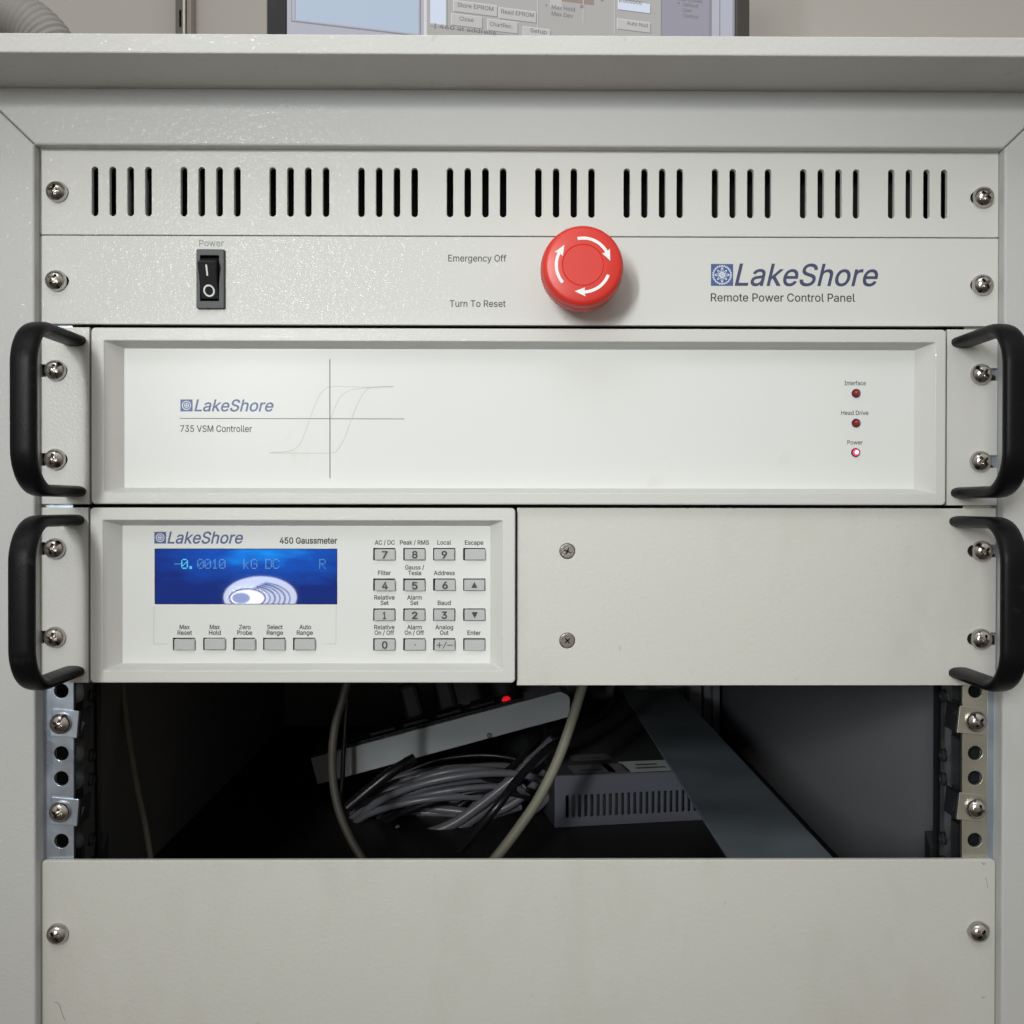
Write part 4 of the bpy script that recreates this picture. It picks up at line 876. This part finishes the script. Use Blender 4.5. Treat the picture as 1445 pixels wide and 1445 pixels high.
ox0 = B(147, 580, -5)[0]; ox1 = B(1319.5, 580, -5)[0]; oz1 = B(722, 482, -5)[1]; oz0 = B(722, 695.5, -5)[1]
ix0 = B(175.5, 580, YOV)[0]; ix1 = B(1290, 580, YOV)[0]; iz1 = B(722, 493, YOV)[1]; iz0 = B(722, 689, YOV)[1]
bezel(vsm, bx0, bx1, bz0, bz1, ox0, ox1, oz0, oz1, ix0, ix1, iz0, iz1)
LEDS = [(1208, 555), (1208, 597), (1207.3, 638.5)]
ovl = plate('front_overlay', [(ix0 - .5, iz0 - .5), (ix1 + .5, iz0 - .5), (ix1 + .5, iz1 + .5), (ix0 - .5, iz1 + .5)], [circ(*at(px, py, YOV), 2.25, 24) for px, py in LEDS], YOV, 1.5, M['overlay'], vsm, 0.05)
lettering([('735 VSM Controller', 254.5, 355.5, 609.5, 9.2)], M['ink'], ovl, YOV)
lettering([('Interface', 1191.7, 1221.7, 543.6, 6), ('Head Drive', 1187, 1225.3, 585.5, 6), ('Power', 1195.7, 1217.3, 627.3, 6)], M['ink'], ovl, YOV)
lettering([('LakeShore', 274, 386, 580.3, 16.3)], M['navyink'], ovl, YOV, name='logo_lettering', shear=0.24, bold=0.016)
emblem(ovl, 254.6, 271.8, 563.6, 580.6, YOV, False, M['navyink'], M['palemark'])
bm = bmesh.new()
flat_line(bm, [at(254, 590.5, YOV), at(570.5, 591.2, YOV)], .34, YOV - .05); flat_line(bm, [at(465.5, 507, YOV), at(465.7, 674.5, YOV)], .42, YOV - .08)
from_bm('graph_axes', bm, M['lineink'], ovl, smooth=0)
bm = bmesh.new()
for pth in ([(1222,192),(1110,194),(1000,192),(920,191),(885,207),(860,240),(830,310),(800,395),(770,465),(740,495),(700,507),(620,512)],
            [(620,513.5),(740,514),(915,513),(950,497),(985,440),(1020,345),(1050,270),(1080,220),(1115,197),(1222,190)],
            [(917,348),(935,300),(965,240),(1010,210),(1060,201),(1110,195)]):
    P = [at(200 + u / 3.44, 490 + v / 3.44, YOV) for u, v in pth]
    P = smooth_path([(p[0], 0, p[1]) for p in P], 6); flat_line(bm, [(p.x, p.z) for p in P], .26, YOV - .06)
from_bm('loop_graph', bm, M['faintink'], ovl, smooth=0)
for k, (px, py) in enumerate(LEDS):
    x, z = at(px, py, YOV); bm = bmesh.new()
    lathe(bm, [(1.75, YOV - .9), (2.0, YOV - .9), (2.2, YOV - .5), (2.2, YOV + 3)], x, z, 28)
    ld = from_bm('indicator_light', bm, M['ledring'], vsm)
    bm = bmesh.new(); lathe(bm, [(0, YOV - 2.2)] + [(1.72 * math.sin(math.radians(a)), YOV - .4 - 1.8 * math.cos(math.radians(a))) for a in range(15, 91, 15)] + [(1.72, YOV + 2)], x, z, 24)
    from_bm('lens', bm, M['ledon'] if k == 2 else M['ledoff'], ld)
    if k == 2:
        bm = bmesh.new(); lathe(bm, [(0, YOV - 2.55), (.6, YOV - 2.48), (.95, YOV - 2.15), (1.0, YOV - 1.5)], x, z, 20); from_bm('lit_core', bm, M['ledcore'], ld)
        ld['label'] = 'glowing red indicator light'
def hz(py, px): return at(px, py, 0)[1]
xhl = at(122, 580)[0] - 6.2; xhr = at(1341.5, 580)[0] + 6.2
handle(vsm, xhl, hz(480.5, 110), hz(693.5, 110)); handle(vsm, xhr, hz(483, 1350), hz(695.5, 1350))
box('chassis', -205, 205, 10, 420, vz0 + 3, vz1 - 3, M['dark'], vsm)

# ------------------------------------------------------------------ gaussmeter (half width)
gz1 = at(400, 716.5)[1]; gz0 = at(400, 963.5)[1]
gau = thing('gaussmeter', 'half width white meter with blue lit display and grey keypad, left of blank panel', 'meter', (at(420, 960)[0], 1.5, gz0))
ears_screws(gau, -1, gz1, gz0, XL, at(124.8, 840)[0], [(75, 774.5, 12), (75, 900, 15)], at(91.5, 774)[0] - XL, M['bezel'])
bx0 = B(127, 840, -5)[0]; bx1 = B(727, 840, -5)[0]; bz1 = B(400, 716.5, -5)[1]; bz0 = B(400, 963.7, -5)[1]
ox0 = B(145.5, 840, -5)[0]; ox1 = B(709, 840, -5)[0]; oz1 = B(400, 734.5, -5)[1]; oz0 = B(400, 946, -5)[1]
ix0 = B(173, 840, YOV)[0]; ix1 = B(691.8, 840, YOV)[0]; iz1 = B(400, 741.8, YOV)[1]; iz0 = B(400, 936, YOV)[1]
bezel(gau, bx0, bx1, bz0, bz1, ox0, ox1, oz0, oz1, ix0, ix1, iz0, iz1)
lx0, lz1 = at(218, 774, YOV); lx1, lz0 = at(476, 853, YOV)
KX = [542.2, 584.6, 626.8, 669.2]; KY = [782, 825, 867.3, 909.3]
KEYS = [(x, y, 31.2, 17.4) for y in KY for x in KX] + [(x, 908.7, 31.5, 17.6) for x in (259.5, 302.3, 344.5, 387, 429.2)]
kholes = []
for (px, py, ww, hh) in KEYS:
    a = at(px - ww / 2, py - hh / 2, YOV); b_ = at(px + ww / 2, py + hh / 2, YOV); kholes.append(rrect(a[0], b_[0], b_[1], a[1], .25, 2))
gov = plate('front_overlay', [(ix0 - .5, iz0 - .5), (ix1 + .5, iz0 - .5), (ix1 + .5, iz1 + .5), (ix0 - .5, iz1 + .5)], [[(lx0, lz0), (lx1, lz0), (lx1, lz1), (lx0, lz1)]] + kholes, YOV, 1.2, M['overlay'], gau, 0.05)
box('key_backing', ix0, ix1, YOV + 2.2, YOV + 3, iz0, iz1, M['dark'], gau)  # dark sheet added so the gaps round the keys read black
# display
bm = bmesh.new()
bm_box(bm, lx0 - .1, lx1 + .1, YOV + .35, YOV + .6, lz0 - .1, lz1 + .1, 0, mi=0)
flat_rect(bm, lx0, lx1, lz1 - .32, lz1, YOV + .3, 1); flat_rect(bm, lx0, lx1, lz0, lz0 + .32, YOV + .3, 1)
flat_rect(bm, lx0, lx0 + .3, lz0 + .32, lz1 - .32, YOV + .3, 1); flat_rect(bm, lx1 - .3, lx1, lz0 + .32, lz1 - .32, YOV + .3, 1)
disp = from_bm('display', bm, [M['lcd'], M['dark']], gau, smooth=0)
DOT = {'-': ['00000','00000','00000','11111','00000','00000','00000'], '0': ['01110','10001','10011','10101','11001','10001','01110'],
       '1': ['00100','01100','00100','00100','00100','00100','01110'], '.': ['00000','00000','00000','00000','00000','01100','01100'],
       'k': ['10000','10000','10010','10100','11000','10100','10010'], 'G': ['01110','10001','10000','10111','10001','10001','01110'],
       'D': ['11110','10001','10001','10001','10001','10001','11110'], 'C': ['01110','10001','10000','10000','10000','10001','01110'],
       'R': ['11110','10001','10001','11110','10100','10010','10001']}
for grp in ([('-', 251, 0), ('0', 260.5, 1), ('.', 270, 1), ('0', 283, 0), ('0', 293.2, 0), ('1', 303.4, 0), ('0', 313.6, 0)], [('k', 348, 0), ('G', 358.5, 0), ('D', 379, 0), ('C', 389.5, 0)], [('R', 455, 2)]):
    bm = bmesh.new()
    for (ch, px, br) in grp:
        for rI, row in enumerate(DOT[ch]):
            for cI, v in enumerate(row):
                if v == '1':
                    x, z = at(px - 3.9 + cI * 1.95, 789.5 + rI * 2.05, YOV + .3); s_ = .29
                    flat_rect(bm, x - s_, x + s_, z - s_, z + s_, YOV + .27, 1 if br == 1 else 0)
    from_bm('display_digits', bm, [M['lcdtext'], M['lcdbright']], disp, smooth=0)
# keys
marks = {0: '7', 1: '8', 2: '9', 4: '4', 5: '5', 6: '6', 8: '1', 9: '2', 10: '3', 12: '0'}
for k, (px, py, ww, hh) in enumerate(KEYS):
    dx, dy = 0.7 + random.uniform(-.7, .7), 0.7 + random.uniform(-.4, .5)
    a = at(px - ww / 2 + 1.3 + dx, py - hh / 2 + 1.2 + dy, YOV - 1.4); b_ = at(px + ww / 2 - 1.1 + dx, py + hh / 2 - 1.0 + dy, YOV - 1.4)
    kb = box('key', a[0], b_[0], YOV - 1.5 - random.uniform(0, .3), YOV + 2.2, b_[1], a[1], M['key'], gau, 0.35)
    yk = YOV - 1.85
    if k in marks:
        w_ = 8.0 if marks[k] != '1' else 4.5
        lettering([(marks[k], px - w_ / 2 + dx, px + w_ / 2 + dx, py + 5.2 + dy, 9.8)], M['ink'], kb, yk, name='key_mark', yoff=0.02, bold=0.032)
    elif k in (7, 11, 13, 14):
        bm = bmesh.new(); x, z = at(px + dx, py + dy, yk); s_ = 1.55
        if k == 7: flat(bm, [(x - s_, z - s_ * .95), (x + s_, z - s_ * .95), (x, z + s_ * 1.05)], yk - .02)
        elif k == 11: flat(bm, [(x - s_, z + s_ * .95), (x + s_, z + s_ * .95), (x, z - s_ * 1.05)], yk - .02)
        elif k == 13: flat_loops(bm, [circ(x, z - .1, .36, 12)], yk - .02)
        else:
            flat_rect(bm, x - 4.2, x - 1.3, z - .2, z + .2, yk - .02); flat_rect(bm, x - 2.95, x - 2.55, z - 1.45, z + 1.45, yk - .03)
            flat_line(bm, [(x - .9, z - 1.7), (x + .9, z + 1.7)], .38, yk - .02); flat_rect(bm, x + 1.2, x + 4.1, z - .2, z + .2, yk - .02)
        from_bm('key_mark', bm, M['ink'], kb, smooth=0)
c6 = 6.0
L_ = [('AC / DC', 528.8, 557.1, 768.5), ('Peak / RMS', 564.3, 605.4, 768.5), ('Local', 617.2, 636.6, 768.5), ('Escape', 656, 682, 768.7),
      ('Filter', 533.5, 551.7, 811.4), ('Gauss /', 571.5, 598.6, 803.6), ('Tesla', 576, 594.3, 811.5), ('Address', 612, 641.8, 811.5),
      ('Relative', 528, 557, 846), ('Set', 537, 548.4, 853.7), ('Alarm', 574.4, 595.3, 846), ('Set', 579, 590.5, 853.7), ('Baud', 617.6, 636, 853.7),
      ('Relative', 528, 556.8, 888), ('On / Off', 528.5, 556.2, 895.8), ('Alarm', 574.4, 595.3, 888), ('On / Off', 571, 598.4, 895.8), ('Analog', 614.3, 639.6, 888), ('Out', 620.7, 633, 895.8), ('Enter', 659.5, 678.3, 895.9),
      ('Max', 253.5, 268, 887.8), ('Reset', 250.5, 271, 895.7), ('Max', 296, 310.5, 887.8), ('Hold', 294.8, 311.6, 895.7), ('Zero', 337.3, 353.8, 887.8), ('Probe', 334.8, 356, 895.7),
      ('Select', 377, 399, 887.8), ('Range', 376.4, 399.5, 895.7), ('Auto', 422.3, 439, 887.8), ('Range', 418.8, 441.6, 895.7)]
lettering([(*q, c6) for q in L_], M['ink'], gov, YOV, bold=0.024)
lettering([('450 Gaussmeter', 394.5, 475.8, 767, 8.4)], M['ink'], gov, YOV, bold=0.032)
lettering([('LakeShore', 236, 343, 766.8, 16.3)], M['navyink'], gov, YOV, name='logo_lettering', shear=0.24, bold=0.016)
emblem(gov, 217.8, 234.4, 750.4, 767, YOV, False, M['navyink'], M['palemark'])
bm = bmesh.new()
for pth in ([(217.3, 856), (217, 908.6), (237, 908.6)], [(474.4, 856), (474, 908.6), (453, 908.6)]):
    bm = bmesh.new(); flat_line(bm, [at(u, v, YOV) for u, v in pth], .26, YOV - .05); from_bm('bracket_line', bm, M['faintink'], gov, smooth=0)
handle(gau, xhl - .9, hz(733.8, 110), hz(947.5, 110))
box('chassis', at(140, 840)[0], at(715, 840)[0], 10, 330, gz0 + 3, gz1 - 3, M['dark'], gau)

# ------------------------------------------------------------------ blank half panel beside the meter
bz1 = at(1065, 717)[1]; bz0 = at(1065, 967.2)[1]; xb0 = at(729.5, 840)[0]
blk = thing('blank_filler_panel', 'plain cream filler panel with two small flat screws, right of the display meter', 'blank panel', ((xb0 + XR) / 2, 1.5, bz0))
zs_ = [at(1388.3, 778, -2.5)[1], at(1386.8, 902.5, -2.5)[1]]
s1 = [at(800.8, 778), at(800.6, 904.3)]
plate('panel_plate', ear_outline(XR - .4, xb0, bz0, bz1, zs_, 6.2, XR - .4 - at(1365.5, 778)[0]), [circ(p[0], p[1], 4.0, 28) for p in s1], 0, 3.1, M['blank'], blk, 0.3)
screw(1388.3, 778, blk, 48); screw(1386.8, 902.5, blk, 25)
for (p, a) in zip(s1, (20, 50)):
    bm = bmesh.new()
    lathe(bm, [(0, .75), (.5, .7), (.9, .25), (3.3, .25), (3.75, .45), (3.95, 1.2), (3.95, 3.0)], 0, 0, 36)
    for q in (0, 90):
        bm_box(bm, -1.9, 1.9, .18, .24, -.28, .28, 0, mi=1, mtx=Matrix.Rotation(math.radians(q + a), 4, 'Y'))
    bm.transform(Matrix.Translation(Vector((p[0], 0, p[1]))))
    from_bm('flat_screw', bm, [M['dullsteel'], M['dark']], blk, smooth=30)
handle(blk, at(1338.5, 840)[0] + 6.2, hz(736, 1350), hz(949.5, 1350))
# ------------------------------------------------------------------ lower blank panel
pz1 = at(722, 1213.7)[1]
low = thing('blanking_plate', 'large plain cream blank panel below the open bay, scuffed near its corners', 'blank panel', (0, 1.5, pz1 - 177.0))
zl = at(79, 1320, -2.5)[1]; zr = at(1383, 1317, -2.5)[1]
plate('panel_plate', rrect(XL, XR, pz1 - 177.0, pz1, 2.2, 6), [hslot(at(67, 1320)[0], at(96.5, 1320)[0], zl, 6.4), hslot(at(1365.5, 1317)[0], at(1397, 1317)[0], zr, 6.4)], 0, 3.1, M['blank'], low, 0.5)
screw(79, 1320, low, 50); screw(1383, 1317, low, 40)
for w_, pp in ((.3, ((77.5, 1414.5), (81, 1415), (84.5, 1419), (87, 1428), (90, 1436), (92, 1440))), (.22, ((1391, 1238), (1393, 1247), (1394, 1253))), (.5, ((1386, 1217.5), (1388, 1220))),
               (.35, ((1390.5, 1217.5), (1389.5, 1220))), (.35, ((1385, 1407.5), (1390, 1407)))):
    bm = bmesh.new(); flat_line(bm, [at(*q) for q in pp], w_, -.04); from_bm('scratch_mark', bm, M['wornink'], low, smooth=0)

# ------------------------------------------------------------------ what lies in the open bay
# power supply box on the cabinet floor
zt = ZF
def floor_pt(px, py): return on_level(px, py, zt + .3)
A0 = floor_pt(783, 1168); B0 = floor_pt(992, 1157)
dirx = (B0 - A0); dirx.z = 0; dirx.normalize(); diry = Vector((-dirx.y, dirx.x, 0))
Hs = 72 * (A0.y - CAM[1]) / F_PX; Ls = 255 * (A0.y - CAM[1]) / F_PX; Ds = 330.0
MS = Matrix.Translation(Vector((A0.x, A0.y, zt + .3))) @ Matrix(((dirx.x, diry.x, 0, 0), (dirx.y, diry.y, 0, 0), (0, 0, 1, 0), (0, 0, 0, 1)))
psu = thing('power_supply', 'dark grey slotted power supply box with stickers on the bay floor', 'power supply', (A0.x, A0.y, zt + .3))
sc_ = (A0.y - CAM[1]) / F_PX
sl = [vslot((18 + 9.02 * k) * sc_, 13 * sc_, 45 * sc_, 4.6 * sc_) for k in range(26) if (18 + 9.02 * k) * sc_ < Ls - 6]
plate('front_face', [(0, 0), (Ls, 0), (Ls, Hs), (0, Hs)], sl, 0, 1.5, M['psu'], psu, .3, mtx=MS)
bm = bmesh.new(); bm_box(bm, 0, Ls, 0.1, Ds, Hs + .05, Hs + 1.2, .3, mtx=MS); from_bm('top_cover', bm, M['psutop'], psu)
bm = bmesh.new(); bm_box(bm, 0, 1.2, 1.6, Ds, 0, Hs, 0, mtx=MS); bm_box(bm, Ls - 1.2, Ls, 1.6, Ds, 0, Hs, 0, mtx=MS); bm_box(bm, 1.3, Ls - 1.3, Ds - 1.2, Ds, 0, Hs, 0, mtx=MS); bm_box(bm, 1.3, Ls - 1.3, 20, 21, 0, Hs, 0, mtx=MS); from_bm('side_panel', bm, M['psutop'], psu)
def sup(px, py):
    p = on_level(px, py, zt + .3 + Hs + 1.2); q = MS.inverted() @ p; return q.x, q.y
def sticker(c, m, lines=0):
    (xa_, ya_), (xb_, yb_) = sup(*c[0]), sup(*c[1]); bm = bmesh.new(); h = Hs + 1.3
    def R(x0, x1, y0, y1, z, mi):
        v = [bm.verts.new((x0, y0, z)), bm.verts.new((x1, y0, z)), bm.verts.new((x1, y1, z)), bm.verts.new((x0, y1, z))]; f = bm.faces.new(v); f.material_index = mi
    R(xa_, xb_, ya_, yb_, h, 0)
    for k in range(lines):
        yy = ya_ + (yb_ - ya_) * (.28 + .3 * k); R(xa_ + (xb_ - xa_) * (.2 + .05 * k), xa_ + (xb_ - xa_) * (.75 - .1 * k), yy, yy + (yb_ - ya_) * .12, h + .1, 1)
    bm.transform(MS); from_bm('sticker', bm, [m, M['ink']], psu, smooth=0)
sticker(((808, 1074), (856, 1063.5)), M['darksticker'], 1); sticker(((888, 1090), (946, 1072)), M['sticker'], 2)
sticker(((810, 1092), (858, 1078)), M['darksticker'], 1); sticker(((861, 1091), (877, 1077)), M['darksticker'])

# power strip lying across the cables
yP = 400.0
TL = at3(438, 1070, yP); TR = at3(797, 973.5, yP); BL = at3(446, 1110, yP)
ang = math.atan2(TR.z - TL.z, TR.x - TL.x); Lp = (TR - TL).length; Hp = 38.5 * (yP - CAM[1]) / F_PX
MP = Matrix.Translation(TL) @ Matrix.Rotation(-ang, 4, 'Y')
ps = thing('power_strip', 'grey metal power strip with black sockets and red pilot light, tilted on the cables', 'power strip', tuple(TL))
bm = bmesh.new(); me = curve_mesh([[(0, -Hp), (Lp - 2, -Hp), (Lp + 2.5, -Hp + 16), (Lp + 1.0, -5), (Lp - 4, -.4), (0, 0)]], 22, .5); bm.from_mesh(me)
bm.transform(Matrix(((1, 0, 0, 0), (0, 0, -1, 22), (0, 1, 0, 0), (0, 0, 0, 1)))); bm.transform(MP); from_bm('strip_body', bm, M['strip'], ps)
bm = bmesh.new(); bm_box(bm, 4, Lp - 40, 4, 42, .05, 2.6, .8, mtx=MP); from_bm('socket_panel', bm, M['sockets'], ps)
for k in range(5):
    bm = bmesh.new(); x = 24 + 31 * k; bm_box(bm, x, x + 24, 8, 36, 2.7, 6.2, 1.2, mtx=MP); from_bm('socket', bm, M['sockets'], ps)
bm = bmesh.new(); x = (MP.inverted() @ at3(714, 986, yP + 12)).x
lathe(bm, [(0, -5.6), (2.2, -5.2), (3.9, -3.4), (4.2, 0)], 0, 0, 24); bm.transform(Matrix.Rotation(math.radians(-90), 4, 'X')); bm.transform(Matrix.Translation(Vector((x, 12, .5)))); bm.transform(MP)
from_bm('pilot_light', bm, M['pilot'], ps)
for px, py in ((572.5, 1071.5), (690.5, 1037.5)):
    p = at3(px, py, yP); bm = bmesh.new(); lathe(bm, [(0, -.9), (1.6, -.9), (2.3, -.4), (2.4, 0)], p.x, p.z, 20, 0, yP); from_bm('rivet', bm, M['dullsteel'], ps)
# plugs in the strip
for k, px in enumerate((604, 645)):
    x = 24 + 31 * (2 + k) + 12
    bm = bmesh.new(); bm_box(bm, x - 9, x + 9, 12, 32, 6.4, 40, 4, mtx=MP)
    tube(bm, [MP @ Vector(q) for q in ((x, 22, 36), (x, 22, 70), (x + 6, 22, 120))], 3.4, 10)
    o = from_bm('plug', bm, M['blackcable'], None, origin=tuple(MP @ Vector((x, 22, 6.4))))
    o['label'] = ('black plug in the middle socket of the tilted power strip', 'black plug in the tilted power strip, nearer the red light')[k]; o['category'] = 'plug'; o['group'] = 'plugs in the power strip'

def cable(name, pts, r, m, label, cat='cable', group=None, n=12):
    P = smooth_path([at3(*p) for p in pts], 10); bm = bmesh.new(); tube(bm, P, r, n)
    o = from_bm(name, bm, m, None, origin=tuple(P[-1]), smooth=60); o['label'] = label; o['category'] = cat
    if group: o['group'] = group
    return o
GB = 'loose cables hanging in the bay'
cable('cable', [(495, 940, 210), (484, 985, 210), (472, 1030, 208), (469, 1085, 206), (476, 1135, 203), (492, 1178, 200), (516, 1220, 196), (540, 1260, 190)], 3.0, M['browncable'], 'darker beige cable hanging in front of the left end of the power strip', group=GB)
cable('cable', [(838, 920, 235), (822, 968, 230), (806, 1020, 222), (786, 1075, 214), (758, 1130, 205), (722, 1182, 196), (690, 1222, 190), (655, 1262, 184)], 3.7, M['beigecable'], 'pale beige cable running down past the right end of the power strip', group=GB)
cable('cable', [(872, 960, 520), (868, 985, 500), (850, 1010, 420), (815, 1030, 350), (775, 1055, 300), (735, 1095, 270), (700, 1140, 250), (640, 1210, 260)], 3.3, M['blackcable'], 'black cable crossing behind the pale beige cable towards the supply box', group=GB)
cable('cable', [(770, 1010, 420), (768, 1050, 400), (748, 1090, 380), (726, 1120, 370), (717, 1150, 370), (712, 1200, 380)], 2.6, M['blackcable'], 'thin black cable dropping under the right end of the power strip', group=GB)
cable('cable', [(490, 985, 380), (486, 1040, 375), (483, 1100, 370), (480, 1125, 370), (470, 1190, 380)], 2.1, M['blackcable'], 'thin glossy black cord crossing the left end of the power strip', group=GB)
cable('cable', [(172, 955, 190), (180, 1030, 175), (193, 1110, 150), (204, 1160, 135), (213, 1215, 125), (222, 1260, 118)], 1.9, M['beigecable'], 'thin beige cable alone in the dark left of the bay', group=GB)
cable('cable', [(668, 1175, 300), (664, 1195, 300), (656, 1225, 300)], 2.0, M['greycable'], 'short grey cable end standing below the coiled cable', group=GB)
cable('cable', [(490, 1140, 350), (520, 1115, 352), (552, 1090, 356), (585, 1070, 365)], 4.6, M['blackcable'], 'thick black cable end rising to the underside of the power strip', group=GB)
cable('cable', [(825, 960, 600), (845, 980, 590), (862, 975, 590), (858, 955, 600)], 6.5, M['greycable'], 'grey cable loop at the very back of the bay', group=GB)
cable('cable', [(800, 1000, 470), (770, 1030, 420), (735, 1070, 380), (690, 1108, 360), (630, 1150, 350), (560, 1205, 345)], 2.8, M['blackcable'], 'black cable slanting over the grey coil down to the left', group=GB)
cable('cable', [(520, 1080, 440), (560, 1092, 445), (620, 1072, 450), (690, 1066, 450), (745, 1078, 440), (765, 1110, 430), (750, 1150, 420)], 2.4, M['blackcable'], 'black cable arching above the grey coil below the power strip', group=GB)
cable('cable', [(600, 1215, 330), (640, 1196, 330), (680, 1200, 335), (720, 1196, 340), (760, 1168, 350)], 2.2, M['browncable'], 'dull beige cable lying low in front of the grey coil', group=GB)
# coil of grey cable
coil = thing('coiled_cable', 'coiled bundle of thick grey cable under the tilted power strip', 'cable', tuple(at3(620, 1185, 360)))
bm = bmesh.new(); r_ = 4.1
strands = [
    [(784, 1050, 325), (745, 1082, 325), (708, 1112, 322), (672, 1140, 318), (640, 1162, 315), (600, 1178, 313), (560, 1186, 313), (525, 1184, 318), (506, 1170, 330), (516, 1155, 345), (560, 1148, 352), (620, 1147, 350), (680, 1150, 345), (735, 1136, 350)],
    [(742, 1112, 340), (695, 1138, 335), (660, 1160, 330), (610, 1172, 327), (560, 1172, 328), (518, 1163, 338), (500, 1149, 352), (520, 1134, 365), (580, 1129, 370), (640, 1131, 368), (694, 1126, 362), (735, 1100, 355)],
    [(524, 1176, 326), (502, 1160, 340), (512, 1144, 350), (550, 1138, 355), (605, 1141, 350), (660, 1147, 345), (702, 1162, 342), (722, 1184, 346)],
    [(530, 1128, 385), (575, 1117, 392), (640, 1110, 395), (692, 1103, 392), (742, 1076, 385), (780, 1042, 378)],
    [(580, 1098, 400), (618, 1112, 394), (660, 1115, 388), (702, 1106, 385), (738, 1080, 380)],
    [(652, 1160, 345), (690, 1173, 340), (715, 1187, 340), (745, 1190, 344)],
    [(585, 1112, 425), (625, 1096, 428), (680, 1090, 426), (722, 1100, 420), (742, 1122, 410), (726, 1152, 395)],
    [(622, 1092, 418), (636, 1110, 412), (658, 1128, 402), (690, 1140, 390)],
    [(508, 1150, 360), (540, 1124, 378), (600, 1120, 384), (660, 1124, 380), (712, 1114, 372), (750, 1088, 365)],
    [(515, 1180, 322), (545, 1192, 316), (590, 1190, 314), (632, 1178, 316), (664, 1158, 322), (700, 1130, 330), (730, 1100, 338)],
    [(548, 1100, 432), (600, 1088, 436), (660, 1082, 436), (720, 1086, 430), (752, 1106, 420)],
    [(676, 1150, 338), (712, 1140, 338), (744, 1118, 342), (770, 1090, 350)],
]
for i, s_ in enumerate(strands): tube(bm, smooth_path([at3(*p) for p in s_], 10), r_ * (1.1, 1.05, 1, .85, .8, .9, .65, .6, .9, 1.05, .7, .9)[i], 12)
from_bm('cable_loop', bm, M['greycable'], coil, smooth=60)
rng = random.Random(11)
for i in range(16):
    bm = bmesh.new(); cx_, cy_ = 628 + rng.uniform(-28, 22), 1143 + rng.uniform(-16, 14); hw_, hh_ = rng.uniform(92, 138), rng.uniform(20, 46); yy = rng.uniform(335, 420)
    a0 = rng.uniform(-40, 200); a1 = a0 + rng.uniform(250, 350); tl_ = math.radians(rng.uniform(-16, -4)); P = []
    for k in range(14):
        a = math.radians(a0 + (a1 - a0) * k / 13); u, v = hw_ * math.cos(a) * rng.uniform(.99, 1.01), hh_ * math.sin(a)
        P.append(at3(cx_ + u * math.cos(tl_) - v * math.sin(tl_), min(1192, cy_ + u * math.sin(tl_) + v * math.cos(tl_)), yy + 26 * math.sin(a)))
    tube(bm, smooth_path(P, 7), rng.uniform(2.4, 3.3), 10)
    from_bm('cable_loop', bm, M['greycable'] if i % 5 else M['blackcable'], coil, smooth=60)
bm = bmesh.new(); P = [at3(px, py, yy) for px, py, yy in ((562, 1166, 318), (556, 1174, 314), (555, 1184, 316), (559, 1190, 322))]
tube(bm, smooth_path(P, 6), 1.5, 8); q = at3(557, 1184, 313); bm_box(bm, q.x - 2.6, q.x + 2.6, q.y - 2, q.y + 2, q.z - 2.2, q.z + 2.2, .5)
from_bm('cable_tie', bm, M['tie'], coil)
q = at3(592, 1191, 305); bm = bmesh.new(); mt = Matrix.Translation(q) @ Matrix.Rotation(math.radians(-16), 4, 'Y')
bm_box(bm, -9, 11, -6, 6, -4.2, 4.2, 1.2, mtx=mt); bm_box(bm, -14, -9.1, -4.5, 4.5, -3, 3, .5, mtx=mt); bm_box(bm, 11.1, 19, -3, 3, -2.4, 2.4, 1, mtx=mt)
from_bm('connector', bm, M['blackcable'], coil)

# ------------------------------------------------------------------ round ribbed lamp standing in the room, mirrored in the display glass
Dl = 900.0; kk = (517 + Dl) / 517
gx, gz_ = at(360, 843, 3.35); lxp = CAM[0] + (gx - CAM[0]) * kk; lzp = CAM[2] + (gz_ - CAM[2]) * kk
lamp = thing('ribbed_lamp', 'round white ribbed lamp mirrored in the blue display', 'lamp', (lxp, -Dl, lzp))
s_ = (517 + Dl) / F_PX
bm = bmesh.new(); lathe(bm, [(0, 5), (46 * s_, 4), (51 * s_, 0), (51 * s_, -8)], 0, 0, 64); bm.transform(Matrix.Scale(.58, 4, Vector((0, 0, 1)))); bm.transform(Matrix.Translation(Vector((lxp + 7 * s_, -Dl, lzp))))
from_bm('diffuser', bm, M['lamprim'], lamp)
bm = bmesh.new(); lathe(bm, [(0, 7.5), (23.5 * s_, 7.2), (24.5 * s_, 5.5)], 0, 0, 64); bm.transform(Matrix.Scale(.54, 4, Vector((0, 0, 1)))); bm.transform(Matrix.Translation(Vector((lxp - 8 * s_, -Dl, lzp))))
from_bm('lamp_face', bm, M['lampglow'], lamp)
for i in range(6):
    rr = 25 + 3.6 * i; P = [Vector((lxp + (-8 + 3.6 * i + rr * math.cos(a)) * s_, -Dl + 9 + i, lzp + (rr * .52 * math.sin(a)) * s_)) for a in [2 * math.pi * j / 72 for j in range(72)]]
    if i: P = P[-16:] + P[:17]
    bm = bmesh.new(); tube(bm, P, (.75 if i else .9) * s_ * (1.0 if i % 2 else 1.3), 8, 0, i == 0); from_bm('rib', bm, M['sockets'], lamp)
bm = bmesh.new(); lathe(bm, [(0, 10), (9 * s_, 9.7), (13 * s_, 8)], 0, 0, 32); bm.transform(Matrix.Scale(.6, 4, Vector((0, 0, 1)))); bm.transform(Matrix.Translation(Vector((lxp - 17 * s_, -Dl, lzp))))
from_bm('lamp_core', bm, M['lcdcore'], lamp)
